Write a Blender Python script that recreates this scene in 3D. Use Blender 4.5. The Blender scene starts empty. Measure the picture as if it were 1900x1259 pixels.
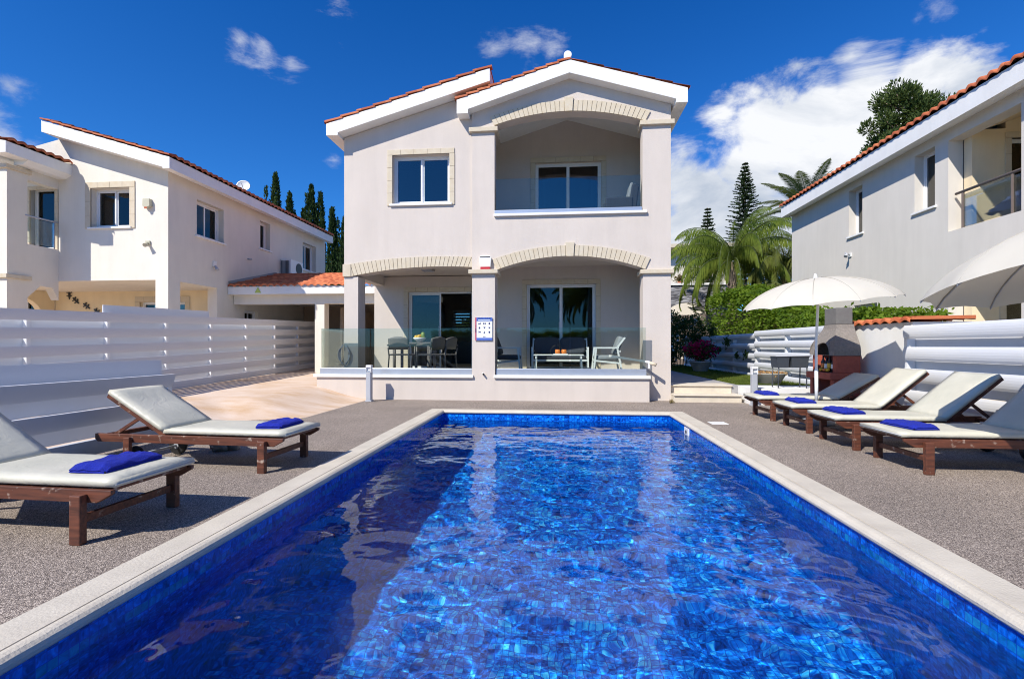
import bpy, math, random
from math import sin, cos, pi, radians, sqrt, atan2
from mathutils import Vector, Matrix, noise as mnoise
random.seed(7)
sc = bpy.context.scene
col = sc.collection

# ------------------------------------------------------------------ camera
cam = bpy.data.cameras.new("camera")
camo = bpy.data.objects.new("camera", cam); col.objects.link(camo)
camo.location = (0, 0, 1.2)
camo.rotation_euler = (radians(90), 0, radians(5.27))
cam.sensor_width = 36; cam.lens = 36 * 900 / 1900
cam.shift_y = 12.5 / 1900
cam.clip_start = 0.05; cam.clip_end = 3000
sc.camera = camo
sc.render.resolution_x = 1024; sc.render.resolution_y = 678
sc.view_settings.view_transform = 'Standard'; sc.view_settings.look = 'None'
sc.view_settings.gamma = 1; sc.view_settings.exposure = 0.40
sc.view_settings.use_curve_mapping = False
sc.render.engine = 'CYCLES'
sc.cycles.use_denoising = True; sc.cycles.filter_width = 1.05
sc.cycles.denoising_input_passes = 'RGB_ALBEDO_NORMAL'; sc.cycles.denoising_prefilter = 'ACCURATE'
sc.cycles.max_bounces = 12; sc.cycles.transparent_max_bounces = 16
sc.cycles.caustics_reflective = False; sc.cycles.caustics_refractive = True
sc.cycles.sample_clamp_indirect = 6

# ------------------------------------------------------------------ sun + sky
AZ, EL = radians(37.5), radians(44)           # direction the light travels: +Y turned towards +X
sun = bpy.data.lights.new("sun", 'SUN'); sun.energy = 4.6; sun.angle = radians(0.5); sun.color = (1, 0.935, 0.835)
suno = bpy.data.objects.new("sun", sun); col.objects.link(suno)
sdir = Vector((sin(AZ) * cos(EL), cos(AZ) * cos(EL), -sin(EL)))
suno.rotation_euler = sdir.to_track_quat('-Z', 'Y').to_euler()

def img_dir(x, y):
    T = radians(5.27); u = (x - 950) / 900; v = (642 - y) / 900
    return Vector((u * cos(T) - sin(T), u * sin(T) + cos(T), v)).normalized()

world = bpy.data.worlds.new("World"); sc.world = world; world.use_nodes = True
wn, wl = world.node_tree.nodes, world.node_tree.links
wn.clear()
def W(t, **k):
    n = wn.new(t)
    for a, b in k.items(): setattr(n, a, b)
    return n
out = W('ShaderNodeOutputWorld'); bg = W('ShaderNodeBackground'); bg.inputs[1].default_value = 0.135
sky = W('ShaderNodeTexSky'); sky.sky_type = 'NISHITA'; sky.sun_disc = False
sky.sun_elevation = EL; sky.sun_rotation = math.atan2(-sdir.x, -sdir.y)
sky.air_density = 1.0; sky.dust_density = 0.3; sky.ozone_density = 3.0
tc = W('ShaderNodeTexCoord')
grade = W('ShaderNodeMix', data_type='RGBA', blend_type='MULTIPLY'); grade.inputs[0].default_value = 1
wl.new(sky.outputs[0], grade.inputs[6])
hz_sep = W('ShaderNodeSeparateXYZ'); wl.new(tc.outputs['Generated'], hz_sep.inputs[0])
hz_ramp = W('ShaderNodeValToRGB'); wl.new(hz_sep.outputs[2], hz_ramp.inputs[0])
hz_ramp.color_ramp.elements[0].position = 0.0; hz_ramp.color_ramp.elements[0].color = (.20, .56, .98, 1)
hz_ramp.color_ramp.elements[1].position = 0.6; hz_ramp.color_ramp.elements[1].color = (.04, .37, .84, 1)
wl.new(hz_ramp.outputs[0], grade.inputs[7])
def wnoise(scale, detail, rough, off=(0, 0, 0), dist=0.0, stretch=(1, 1, 1.6)):
    mp = W('ShaderNodeMapping'); mp.inputs['Location'].default_value = off; mp.inputs['Scale'].default_value = stretch
    nz = W('ShaderNodeTexNoise'); nz.inputs['Scale'].default_value = scale; nz.inputs['Detail'].default_value = detail
    nz.inputs['Roughness'].default_value = rough; nz.inputs['Distortion'].default_value = dist
    wl.new(tc.outputs['Generated'], mp.inputs[0]); wl.new(mp.outputs[0], nz.inputs[0]); return nz.outputs[0]
def wmath(op, a, b=None, c=None, clamp=False):
    m = W('ShaderNodeMath', operation=op, use_clamp=clamp)
    for i, v in enumerate((a, b, c)):
        if v is None: continue
        if isinstance(v, (int, float)): m.inputs[i].default_value = v
        else: wl.new(v, m.inputs[i])
    return m.outputs[0]
def blobs(lst):
    acc = None
    for (x, y, r, w) in lst:
        d0 = img_dir(x, y); rr = (img_dir(x + r, y) - img_dir(x - r, y)).length / 2
        vd = W('ShaderNodeVectorMath', operation='DISTANCE'); wl.new(tc.outputs['Generated'], vd.inputs[0]); vd.inputs[1].default_value = d0
        m = wmath('MULTIPLY_ADD', vd.outputs['Value'], -w / rr, w)       # w at centre, 0 at the rim
        acc = m if acc is None else wmath('MAXIMUM', acc, m)
    return wmath('MAXIMUM', acc, -0.6)
big = blobs([(1300, 350, 85, .9), (1390, 300, 110, 1), (1450, 240, 120, 1), (1520, 200, 100, .9), (1600, 180, 110, 1), (1700, 165, 100, 1),
             (1780, 160, 75, .8), (1560, 290, 200, 1.3), (1400, 400, 150, 1.1), (1270, 430, 90, .9), (1650, 270, 180, 1.2), (1265, 330, 80, .8), (1300, 410, 140, 1.2), (1345, 200, 45, .35),
             (1480, 120, 60, .45), (1580, 100, 55, .45), (1400, 170, 60, .42)])
n1 = wnoise(5.5, 9, 0.62, (3.1, 1.7, 0.4), 0.4)
den = wmath('ADD', big, wmath('MULTIPLY_ADD', n1, 2.6, -1.30))
mask1 = W('ShaderNodeMapRange', interpolation_type='SMOOTHSTEP'); wl.new(den, mask1.inputs[0])
mask1.inputs[1].default_value = 0.05; mask1.inputs[2].default_value = 0.62
small = blobs([(445, 75, 45, .7), (490, 92, 60, .8), (540, 118, 40, .6), (915, 92, 55, .7), (975, 102, 55, .7), (1020, 100, 40, .6), (20, 165, 60, .7), (-40, 200, 90, .8),
               (1740, 12, 55, .6), (1700, 35, 40, .5), (10, 262, 50, .9), (60, 280, 40, .7), (622, 298, 28, .6), (630, 8, 55, .5),
               (1825, 60, 30, .5), (1330, 226, 35, .4), (1380, 222, 40, .5), (-300, 100, 150, .9), (2300, 200, 200, .9), (300, -200, 120, .6), (1400, -260, 160, .7), (800, -500, 200, .6)])
n2 = wnoise(8, 9, 0.66, (0.3, 5.2, 2.2), 0.25, (1, 1, 2.4))
den2 = wmath('ADD', small, wmath('MULTIPLY_ADD', n2, 2.4, -1.35))
mask2 = W('ShaderNodeMapRange', interpolation_type='SMOOTHSTEP'); wl.new(den2, mask2.inputs[0])
mask2.inputs[1].default_value = 0.05; mask2.inputs[2].default_value = 0.9; mask2.inputs[4].default_value = 0.62
mk = wmath('MAXIMUM', mask1.outputs[0], mask2.outputs[0])
cshade = wnoise(4.2, 7, 0.6, (7.1, 2.7, 1.4), 0.5, (1, 1, 1.9))
sepw = W('ShaderNodeSeparateXYZ'); wl.new(tc.outputs['Generated'], sepw.inputs[0])
crv = wmath('ADD', wmath('MULTIPLY_ADD', cshade, 3.0, -1.0), wmath('MULTIPLY_ADD', sepw.outputs[2], 0.9, -0.25), clamp=True)
ccol = W('ShaderNodeMix', data_type='RGBA'); wl.new(crv, ccol.inputs[0])
ccol.inputs[6].default_value = (2.5, 2.95, 3.7, 1); ccol.inputs[7].default_value = (5.4, 5.5, 5.7, 1)
mixc = W('ShaderNodeMix', data_type='RGBA'); wl.new(mk, mixc.inputs[0]); wl.new(grade.outputs[2], mixc.inputs[6]); wl.new(ccol.outputs[2], mixc.inputs[7])
wl.new(mixc.outputs[2], bg.inputs[0]); wl.new(bg.outputs[0], out.inputs[0])

# ------------------------------------------------------------------ materials
def mat(name, color=(.5, .5, .5), rough=.7, bump=0, bscale=60, var=0, vscale=3, metal=0, spec=.5, color2=None, detail=5, dirt=0, sheen=0):
    m = bpy.data.materials.new(name); m.use_nodes = True
    nt = m.node_tree; N, L = nt.nodes, nt.links; p = N['Principled BSDF']
    p.inputs['Roughness'].default_value = rough; p.inputs['Metallic'].default_value = metal
    p.inputs['Specular IOR Level'].default_value = spec
    if sheen: p.inputs['Sheen Weight'].default_value = sheen
    g = N.new('ShaderNodeNewGeometry')
    c1 = (*color, 1)
    if var or color2:
        nz = N.new('ShaderNodeTexNoise'); nz.inputs['Scale'].default_value = vscale; nz.inputs['Detail'].default_value = detail; nz.inputs['Roughness'].default_value = .6
        L.new(g.outputs['Position'], nz.inputs['Vector'])
        cr = N.new('ShaderNodeMapRange'); cr.inputs[1].default_value = .32; cr.inputs[2].default_value = .68; L.new(nz.outputs[0], cr.inputs[0])
        mx = N.new('ShaderNodeMix'); mx.data_type = 'RGBA'
        lo = color2 if color2 else tuple(max(0, c * (1 - var)) for c in color)
        hi = color if color2 else tuple(min(1, c * (1 + var)) for c in color)
        mx.inputs[6].default_value = (*lo, 1); mx.inputs[7].default_value = (*hi, 1)
        L.new(cr.outputs[0], mx.inputs[0]); L.new(mx.outputs[2], p.inputs['Base Color'])
    else: p.inputs['Base Color'].default_value = c1
    if name.startswith('stucco') or name == 'white_paint':
        src_ = p.inputs['Base Color'].links[0].from_socket
        mp_ = N.new('ShaderNodeMapping'); mp_.inputs['Scale'].default_value = (2.6, 2.6, .33); L.new(g.outputs['Position'], mp_.inputs[0])
        ns = N.new('ShaderNodeTexNoise'); ns.inputs['Scale'].default_value = 1.6; ns.inputs['Detail'].default_value = 8; ns.inputs['Roughness'].default_value = .66; L.new(mp_.outputs[0], ns.inputs['Vector'])
        mr = N.new('ShaderNodeMapRange'); mr.inputs[1].default_value = .35; mr.inputs[2].default_value = .62; mr.inputs[3].default_value = .965; mr.inputs[4].default_value = 1.012; L.new(ns.outputs[0], mr.inputs[0])
        vm = N.new('ShaderNodeVectorMath'); vm.operation = 'SCALE'; L.new(src_, vm.inputs[0]); L.new(mr.outputs[0], vm.inputs[3]); L.new(vm.outputs[0], p.inputs['Base Color'])
    if bump:
        nb = N.new('ShaderNodeTexNoise'); nb.inputs['Scale'].default_value = bscale; nb.inputs['Detail'].default_value = 4
        L.new(g.outputs['Position'], nb.inputs['Vector'])
        b = N.new('ShaderNodeBump'); b.inputs['Strength'].default_value = bump; b.inputs['Distance'].default_value = .01
        L.new(nb.outputs[0], b.inputs['Height']); L.new(b.outputs[0], p.inputs['Normal'])
    return m

def nodes(m): return m.node_tree.nodes, m.node_tree.links, m.node_tree.nodes['Principled BSDF']
def M_(N, L, op, a, b=None, c=None, clamp=False):
    n = N.new('ShaderNodeMath'); n.operation = op; n.use_clamp = clamp
    for i, v in enumerate((a, b, c)):
        if v is None: continue
        if isinstance(v, (int, float)): n.inputs[i].default_value = v
        else: L.new(v, n.inputs[i])
    return n.outputs[0]

M = {}
M['stucco'] = mat('stucco', (.615, .55, .49), .92, .35, 90, .035, 1.3)
M['stucco_white'] = mat('stucco_white', (.74, .695, .61), .92, .35, 90, .04, 1.1)
M['stucco_grey'] = mat('stucco_grey', (.66, .625, .565), .92, .3, 90, .03, .8)
M['stucco_cream_bounce'] = mat('stucco_cream_bounce', (.78, .65, .44), .92, .3, 90, .04, 1.5)  # warm bounce light on the left porch wall is put into this cream
M['white'] = mat('white_paint', (.80, .80, .78), .6, .1, 60, .03, 2)
M['frame'] = mat('white_aluminium', (.78, .79, .80), .35)
M['pvc'] = mat('white_fence_board', (.66, .68, .72), .38, 0, 60, .02, 1)
M['alu'] = mat('aluminium', (.50, .54, .60), .35, 0, 40, .04, 4, metal=.6)
M['grey_metal'] = mat('grey_painted_metal', (.42, .44, .48), .45, 0, 40, .03, 5)
M['trim'] = mat('sandstone', (.58, .495, .36), .85, .3, 120, .10, 9, color2=(.62, .55, .43))
M['grout'] = mat('sandstone_joint', (.34, .285, .21), .9)
M['porch_tile'] = mat('porch_tile', (.52, .50, .46), .5, 0, 30, .05, 3)
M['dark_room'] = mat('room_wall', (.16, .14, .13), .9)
M['dark_cab'] = mat('dark_cabinet', (.015, .014, .015), .4)
M['curtain'] = mat('curtain', (.45, .45, .46), .9, 0, 10, .1, 20)
M['wicker'] = mat('grey_resin', (.17, .155, .15), .5, .4, 300, .15, 60)
M['black'] = mat('black_rubber', (.015, .015, .016), .5)
M['blackmetal'] = mat('black_metal', (.03, .03, .033), .4)
M['teal_frame'] = mat('white_garden_frame', (.75, .78, .77), .4)
M['cushion_grey'] = mat('grey_cushion', (.26, .28, .30), .95, .5, 180, .06, 6)
M['navy_weave'] = mat('navy_weave', (.022, .030, .045), .8, .4, 200, .1, 40)
M['dark_cushion'] = mat('dark_cushion', (.06, .068, .085), .95, .5, 180, .06, 6)
M['towel'] = mat('blue_towel', (.009, .028, .47), .98, 1.0, 320, .45, 140, color2=(.004, .014, .28))
M['towel_pale'] = mat('blue_cloth', (.06, .10, .26), .95, .4, 40, .15, 12)
M['bark'] = mat('bark', (.20, .15, .11), .95, 1, 30, .35, 12)
M['palm_bark'] = mat('palm_bark', (.30, .23, .17), .95, 1, 20, .35, 9)
M['concrete'] = mat('rough_concrete', (.235, .21, .19), .95, .8, 110, .16, 26)
M['concrete_block'] = mat('smooth_concrete', (.16, .155, .15), .95, .4, 80, .1, 8)
M['redbrick'] = mat('red_cement', (.40, .095, .06), .85, .4, 60, .14, 10)
M['soot'] = mat('soot', (.018, .016, .015), .95)
M['planter'] = mat('grey_planter', (.30, .29, .25), .8, .2, 60, .1, 8)
M['planter_white'] = mat('white_planter', (.50, .50, .48), .7, .2, 60, .08, 8)
M['soil'] = mat('soil', (.30, .16, .09), .95, 1, 60, .4, 30)
M['coping'] = mat('pool_coping_stone', (.60, .55, .46), .62, .35, 70, .10, 3.5, color2=(.50, .455, .38))
M['step'] = mat('step_stone', (.62, .55, .44), .7, .2, 70, .08, 5)
M['orange'] = mat('orange_glass', (.75, .22, .04), .3)
M['yellow'] = mat('yellow_fruit', (.75, .45, .03), .45)
M['greenf'] = mat('green_fruit', (.20, .28, .05), .45)
M['white_plastic'] = mat('white_plastic', (.76, .76, .74), .4)
M['red_plastic'] = mat('red_plastic', (.45, .02, .03), .3)
M['beige_plastic'] = mat('beige_plastic', (.50, .48, .36), .5)
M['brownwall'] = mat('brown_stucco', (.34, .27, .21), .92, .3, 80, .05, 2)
M['brown_fence'] = mat('brown_board', (.20, .155, .13), .7, 0, 20, .1, 3)
M['lampgrey'] = mat('lamp_grey', (.30, .28, .25), .6)
M['yellowgreen'] = mat('yellow_green_sign', (.45, .55, .12), .5)
M['seam'] = mat('canvas_seam', (.42, .39, .33), .9)
M['slate'] = mat('slate_metal', (.05, .06, .075), .45)
M['terrazzo'] = mat('grey_path', (.32, .31, .31), .8, .3, 90, .07, 4)
M['fabric'] = mat('parasol_canvas', (.66, .63, .55), .95, .15, 150, .03, 3)
for k in ('fabric',):       # canvas lets some light through
    N, L, p = nodes(M[k]); tr = N.new('ShaderNodeBsdfTranslucent'); tr.inputs[0].default_value = (.62, .52, .36, 1)
    mx = N.new('ShaderNodeMixShader'); mx.inputs[0].default_value = .22
    o = N['Material Output']; L.new(p.outputs[0], mx.inputs[1]); L.new(tr.outputs[0], mx.inputs[2]); L.new(mx.outputs[0], o.inputs[0])

# lounger cushion: off-white vinyl with soft wrinkles and stains
M['vinyl'] = mat('off_white_vinyl', (.59, .57, .475), .42, .0, 8, .07, 2.2, color2=(.49, .485, .40))
N, L, p = nodes(M['vinyl'])
g = N.new('ShaderNodeNewGeometry'); nz = N.new('ShaderNodeTexNoise'); nz.inputs['Scale'].default_value = 7; nz.inputs['Detail'].default_value = 4; nz.inputs['Distortion'].default_value = 1.4
L.new(g.outputs['Position'], nz.inputs[0]); bb = N.new('ShaderNodeBump'); bb.inputs['Strength'].default_value = .5; bb.inputs['Distance'].default_value = .012
L.new(nz.outputs[0], bb.inputs['Height']); L.new(bb.outputs[0], p.inputs['Normal'])

# stained wood with grain along local X
def wood(name, c1, c2, wear=(.42, .33, .27)):
    m = mat(name, c1, .55); N, L, p = nodes(m)
    t = N.new('ShaderNodeTexCoord'); mp = N.new('ShaderNodeMapping'); mp.inputs['Scale'].default_value = (3, 45, 30)
    L.new(t.outputs['Object'], mp.inputs[0]); nz = N.new('ShaderNodeTexNoise'); nz.inputs['Scale'].default_value = 1.3; nz.inputs['Detail'].default_value = 5
    L.new(mp.outputs[0], nz.inputs[0]); mx = N.new('ShaderNodeMix'); mx.data_type = 'RGBA'
    mx.inputs[6].default_value = (*c2, 1); mx.inputs[7].default_value = (*c1, 1)
    L.new(M_(N, L, 'MULTIPLY_ADD', nz.outputs[0], 2.6, -.8, True), mx.inputs[0])
    g = N.new('ShaderNodeNewGeometry'); n2 = N.new('ShaderNodeTexNoise'); n2.inputs['Scale'].default_value = 14; n2.inputs['Detail'].default_value = 6
    L.new(g.outputs['Position'], n2.inputs[0]); w = N.new('ShaderNodeMix'); w.data_type = 'RGBA'
    L.new(M_(N, L, 'MULTIPLY_ADD', n2.outputs[0], 9, -5.6, True), w.inputs[0]); L.new(mx.outputs[2], w.inputs[6]); w.inputs[7].default_value = (*wear, 1)
    L.new(w.outputs[2], p.inputs['Base Color'])
    b = N.new('ShaderNodeBump'); b.inputs['Strength'].default_value = .25; b.inputs['Distance'].default_value = .004; L.new(nz.outputs[0], b.inputs['Height']); L.new(b.outputs[0], p.inputs['Normal'])
    return m
M['wood'] = wood('red_brown_wood', (.165, .052, .026), (.055, .019, .012))

# terracotta tile
m = M['tile'] = mat('terracotta', (.52, .17, .075), .75, .3, 60); N, L, p = nodes(m)
g = N.new('ShaderNodeNewGeometry')
v = N.new('ShaderNodeTexVoronoi'); v.inputs['Scale'].default_value = 4.2; L.new(g.outputs['Position'], v.inputs[0])
rp = N.new('ShaderNodeValToRGB'); rp.color_ramp.elements[0].color = (.38, .085, .03, 1); rp.color_ramp.elements[1].color = (.62, .19, .075, 1)
sp = N.new('ShaderNodeSeparateColor'); L.new(v.outputs['Color'], sp.inputs[0]); L.new(sp.outputs[0], rp.inputs[0]); L.new(rp.outputs[0], p.inputs['Base Color'])

# pebble-dash deck
m = M['deck'] = mat('pebble_deck', (.3, .27, .24), .8); N, L, p = nodes(m)
g = N.new('ShaderNodeNewGeometry')
v = N.new('ShaderNodeTexVoronoi'); v.inputs['Scale'].default_value = 185; L.new(g.outputs['Position'], v.inputs[0])
rp = N.new('ShaderNodeValToRGB'); e = rp.color_ramp.elements
e[0].position = 0; e[0].color = (.085, .068, .057, 1); e[1].position = 1; e[1].color = (.68, .58, .49, 1)
for ps, c in ((.25, (.20, .16, .135)), (.5, (.31, .255, .215)), (.75, (.42, .35, .295))):
    q = e.new(ps); q.color = (*c, 1)
sp = N.new('ShaderNodeSeparateColor'); L.new(v.outputs['Color'], sp.inputs[0]); L.new(sp.outputs[0], rp.inputs[0])
n2 = N.new('ShaderNodeTexNoise'); n2.inputs['Scale'].default_value = .9; n2.inputs['Detail'].default_value = 6; L.new(g.outputs['Position'], n2.inputs[0])
dk = M_(N, L, 'MULTIPLY_ADD', n2.outputs[0], .75, .66)
dd = M_(N, L, 'MULTIPLY_ADD', v.outputs['Distance'], -.9, 1.25, True)
mm = N.new('ShaderNodeVectorMath'); mm.operation = 'SCALE'; L.new(rp.outputs[0], mm.inputs[0]); L.new(M_(N, L, 'MULTIPLY', dk, dd), mm.inputs[3]); L.new(mm.outputs[0], p.inputs['Base Color'])
b = N.new('ShaderNodeBump'); b.inputs['Strength'].default_value = .7; b.inputs['Distance'].default_value = .006; b.invert = True
L.new(v.outputs['Distance'], b.inputs['Height']); L.new(b.outputs[0], p.inputs['Normal'])

# driveway: peach concrete
m = M['drive'] = mat('peach_concrete', (.62, .47, .36), .85, .3, 60); N, L, p = nodes(m)
g = N.new('ShaderNodeNewGeometry'); n1_ = N.new('ShaderNodeTexNoise'); n1_.inputs['Scale'].default_value = 1.7; n1_.inputs['Detail'].default_value = 8; n1_.inputs['Roughness'].default_value = .62; n1_.inputs['Distortion'].default_value = .15
mp = N.new('ShaderNodeMapping'); mp.inputs['Scale'].default_value = (.7, 1.4, 1); L.new(g.outputs['Position'], mp.inputs[0]); L.new(mp.outputs[0], n1_.inputs[0])
rp = N.new('ShaderNodeValToRGB'); e = rp.color_ramp.elements; e[0].position = .3; e[0].color = (.52, .34, .19, 1); e[1].position = .7; e[1].color = (.68, .56, .47, 1)
q = e.new(.48); q.color = (.61, .46, .34, 1)
L.new(n1_.outputs[0], rp.inputs[0]); L.new(rp.outputs[0], p.inputs['Base Color'])

# lawn
M['lawn'] = mat('lawn_soil', (.10, .13, .03), .95, 1, 40, .4, 6, color2=(.17, .15, .06))
M['ground'] = mat('dry_ground', (.20, .16, .10), .95, .5, 5, .3, .4, color2=(.12, .13, .06))

# stacked grey stone
m = M['stone'] = mat('split_stone', (.2, .2, .22), .85); N, L, p = nodes(m)
g = N.new('ShaderNodeNewGeometry'); mp = N.new('ShaderNodeMapping'); mp.inputs['Scale'].default_value = (3.2, 3.2, 11); L.new(g.outputs['Position'], mp.inputs[0])
v = N.new('ShaderNodeTexVoronoi'); v.inputs['Scale'].default_value = 1; L.new(mp.outputs[0], v.inputs[0])
rp = N.new('ShaderNodeValToRGB'); rp.color_ramp.elements[0].color = (.05, .05, .06, 1); rp.color_ramp.elements[1].color = (.34, .34, .36, 1)
sp = N.new('ShaderNodeSeparateColor'); L.new(v.outputs['Color'], sp.inputs[0]); L.new(sp.outputs[0], rp.inputs[0]); L.new(rp.outputs[0], p.inputs['Base Color'])
b = N.new('ShaderNodeBump'); b.inputs['Strength'].default_value = 1; b.inputs['Distance'].default_value = .05; b.invert = True; L.new(v.outputs['Distance'], b.inputs['Height']); L.new(b.outputs[0], p.inputs['Normal'])

def leafmat(name, c1, c2, vscale=2.5, transl=.25):
    m = mat(name, c1, .75, 0, 60, 0, vscale, color2=c2, detail=8, spec=.15); N, L, p = nodes(m)
    tr = N.new('ShaderNodeBsdfTranslucent'); tr.inputs[0].default_value = (min(1, c1[0] * 1.8), min(1, c1[1] * 1.9), c1[2], 1)
    mx = N.new('ShaderNodeMixShader'); mx.inputs[0].default_value = transl; o = N['Material Output']
    L.new(p.outputs[0], mx.inputs[1]); L.new(tr.outputs[0], mx.inputs[2]); L.new(mx.outputs[0], o.inputs[0]); return m
M['cypress'] = leafmat('cypress_leaf', (.05, .085, .022), (.014, .032, .012), 4, .12)
M['conifer'] = leafmat('conifer_leaf', (.10, .135, .035), (.028, .055, .018), 3, .12)
M['arau'] = leafmat('pine_leaf', (.055, .09, .035), (.02, .04, .018), 3, .1)
M['palm'] = leafmat('palm_leaf', (.19, .235, .035), (.055, .095, .016), 1.6, .3)
M['palm2'] = leafmat('date_palm_leaf', (.14, .17, .07), (.06, .085, .035), 1.6, .2)
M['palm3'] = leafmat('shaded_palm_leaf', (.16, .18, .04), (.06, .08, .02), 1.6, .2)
M['hedge'] = leafmat('hedge_leaf', (.17, .25, .024), (.035, .08, .012), 2.2, .3)
M['bush'] = leafmat('bush_leaf', (.09, .13, .04), (.03, .06, .02), 5, .25)
M['flower'] = leafmat('pink_petal', (.50, .015, .12), (.32, .006, .07), 9, .3)
M['grass'] = leafmat('grass_blade', (.15, .18, .035), (.06, .095, .018), 2.0, .3)
M['dryleaf'] = leafmat('dry_leaf', (.22, .17, .08), (.11, .10, .05), 5, .2)
M['succulent'] = leafmat('orange_succulent', (.50, .24, .13), (.35, .28, .10), 9, .2)

# glass: see-through with a Fresnel reflection
def glassmat(name, tint, refl=1.0, rough=0.0, base=0.0):
    m = bpy.data.materials.new(name); m.use_nodes = True; N, L = m.node_tree.nodes, m.node_tree.links; N.remove(N['Principled BSDF'])
    t = N.new('ShaderNodeBsdfTransparent'); t.inputs[0].default_value = (*tint, 1)
    gl = N.new('ShaderNodeBsdfGlossy'); gl.inputs['Roughness'].default_value = rough; gl.inputs[0].default_value = (1, 1, 1, 1)
    f = N.new('ShaderNodeFresnel'); f.inputs[0].default_value = 1.5
    mx = N.new('ShaderNodeMixShader'); L.new(M_(N, L, 'MULTIPLY_ADD', f.outputs[0], refl, base, True), mx.inputs[0])
    L.new(t.outputs[0], mx.inputs[1]); L.new(gl.outputs[0], mx.inputs[2]); L.new(mx.outputs[0], N['Material Output'].inputs[0]); return m
M['glass'] = glassmat('balustrade_glass', (.87, .915, .895), .7, 0, .0)
M['pane'] = glassmat('window_glass', (.58, .62, .62), 1.0, 0, .0)
M['pane_dark'] = glassmat('tinted_window_glass', (.32, .35, .38), 1.2, 0, .05)

# pool mosaic: u, v are two position axes; warp = how far the ripples displace it (what refraction does to the squares)
def mosaic(name, au, av, warp, shift=0, green=False, dark=1.0):
    m = mat(name, (.02, .08, .5), .16, spec=.6); N, L, p = nodes(m)
    g = N.new('ShaderNodeNewGeometry'); pos = g.outputs['Position']
    vec = pos
    if warp:
        acc = None
        for s_, w_ in ((3.2, warp), (9, warp * .38)):
            nz = N.new('ShaderNodeTexNoise'); nz.inputs['Scale'].default_value = s_; nz.inputs['Detail'].default_value = 1.5; L.new(pos, nz.inputs[0])
            sb = N.new('ShaderNodeVectorMath'); sb.operation = 'SUBTRACT'; L.new(nz.outputs['Color'], sb.inputs[0]); sb.inputs[1].default_value = (.5, .5, .5)
            sc_ = N.new('ShaderNodeVectorMath'); sc_.operation = 'SCALE'; L.new(sb.outputs[0], sc_.inputs[0]); sc_.inputs[3].default_value = w_
            ad = N.new('ShaderNodeVectorMath'); ad.operation = 'ADD'; L.new(vec, ad.inputs[0]); L.new(sc_.outputs[0], ad.inputs[1]); vec = ad.outputs[0]
    s = N.new('ShaderNodeSeparateXYZ'); L.new(vec, s.inputs[0])
    T = 1 / .045
    u = M_(N, L, 'MULTIPLY_ADD', s.outputs[au], T, shift); w = M_(N, L, 'MULTIPLY', s.outputs[av], T)
    fu, fw = M_(N, L, 'FLOOR', u), M_(N, L, 'FLOOR', w); ru, rw = M_(N, L, 'FRACT', u), M_(N, L, 'FRACT', w)
    cb = N.new('ShaderNodeCombineXYZ'); L.new(fu, cb.inputs[0]); L.new(fw, cb.inputs[1])
    wn_ = N.new('ShaderNodeTexWhiteNoise'); wn_.noise_dimensions = '3D'; L.new(cb.outputs[0], wn_.inputs[0])
    cell = N.new('ShaderNodeVectorMath'); cell.operation = 'MULTIPLY_ADD'; L.new(wn_.outputs['Color'], cell.inputs[0]); cell.inputs[1].default_value = (9, 9, 9); L.new(vec, cell.inputs[2])
    marb = N.new('ShaderNodeTexNoise'); marb.inputs['Scale'].default_value = 21; marb.inputs['Detail'].default_value = 3; marb.inputs['Distortion'].default_value = 1.2; L.new(cell.outputs[0], marb.inputs[0])
    val = M_(N, L, 'ADD', M_(N, L, 'MULTIPLY', wn_.outputs['Value'], .42), M_(N, L, 'MULTIPLY_ADD', marb.outputs[0], 1.7, -.58), clamp=True)
    big_ = N.new('ShaderNodeTexNoise'); big_.inputs['Scale'].default_value = 1.7; big_.inputs['Detail'].default_value = 2; L.new(pos, big_.inputs[0])
    val = M_(N, L, 'ADD', val, M_(N, L, 'MULTIPLY_ADD', big_.outputs[0], .5, -.25), clamp=True)
    rp = N.new('ShaderNodeValToRGB'); e = rp.color_ramp.elements
    e[0].position = .0; e[0].color = (.001, .018, .15, 1); e[1].position = 1; e[1].color = (.16, .62, .98, 1)
    for ps, c in ((.22, (.001, .055, .36)), (.48, (.003, .155, .76)), (.70, (.010, .33, .93)), (.87, (.06, .55, .97))):
        q = e.new(ps); q.color = (*c, 1)
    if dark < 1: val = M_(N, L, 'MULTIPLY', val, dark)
    L.new(val, rp.inputs[0]); colr = rp.outputs[0]
    if green:
        sel = M_(N, L, 'COMPARE', fw, green, .4)
        sel = M_(N, L, 'MULTIPLY', sel, M_(N, L, 'MULTIPLY_ADD', wn_.outputs['Value'], .55, .0))
        gm = N.new('ShaderNodeMix'); gm.data_type = 'RGBA'; L.new(sel, gm.inputs[0]); L.new(colr, gm.inputs[6]); gm.inputs[7].default_value = (.006, .20, .15, 1); colr = gm.outputs[2]
    du = M_(N, L, 'MINIMUM', ru, M_(N, L, 'SUBTRACT', 1, ru)); dw = M_(N, L, 'MINIMUM', rw, M_(N, L, 'SUBTRACT', 1, rw))
    d = M_(N, L, 'MINIMUM', du, dw); gr = M_(N, L, 'LESS_THAN', d, .035)
    gx = N.new('ShaderNodeMix'); gx.data_type = 'RGBA'; L.new(gr, gx.inputs[0]); L.new(colr, gx.inputs[6]); gx.inputs[7].default_value = (.003, .05, .42, 1)
    L.new(gx.outputs[2], p.inputs['Base Color'])
    return m
M['tile_floor'] = mosaic('pool_floor_mosaic', 0, 1, 0)
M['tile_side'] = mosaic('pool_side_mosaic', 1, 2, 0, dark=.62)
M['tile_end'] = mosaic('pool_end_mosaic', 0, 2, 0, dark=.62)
M['tile_side_dry'] = mosaic('pool_side_mosaic_dry', 1, 2, .0, green=-3, dark=.68)
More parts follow.
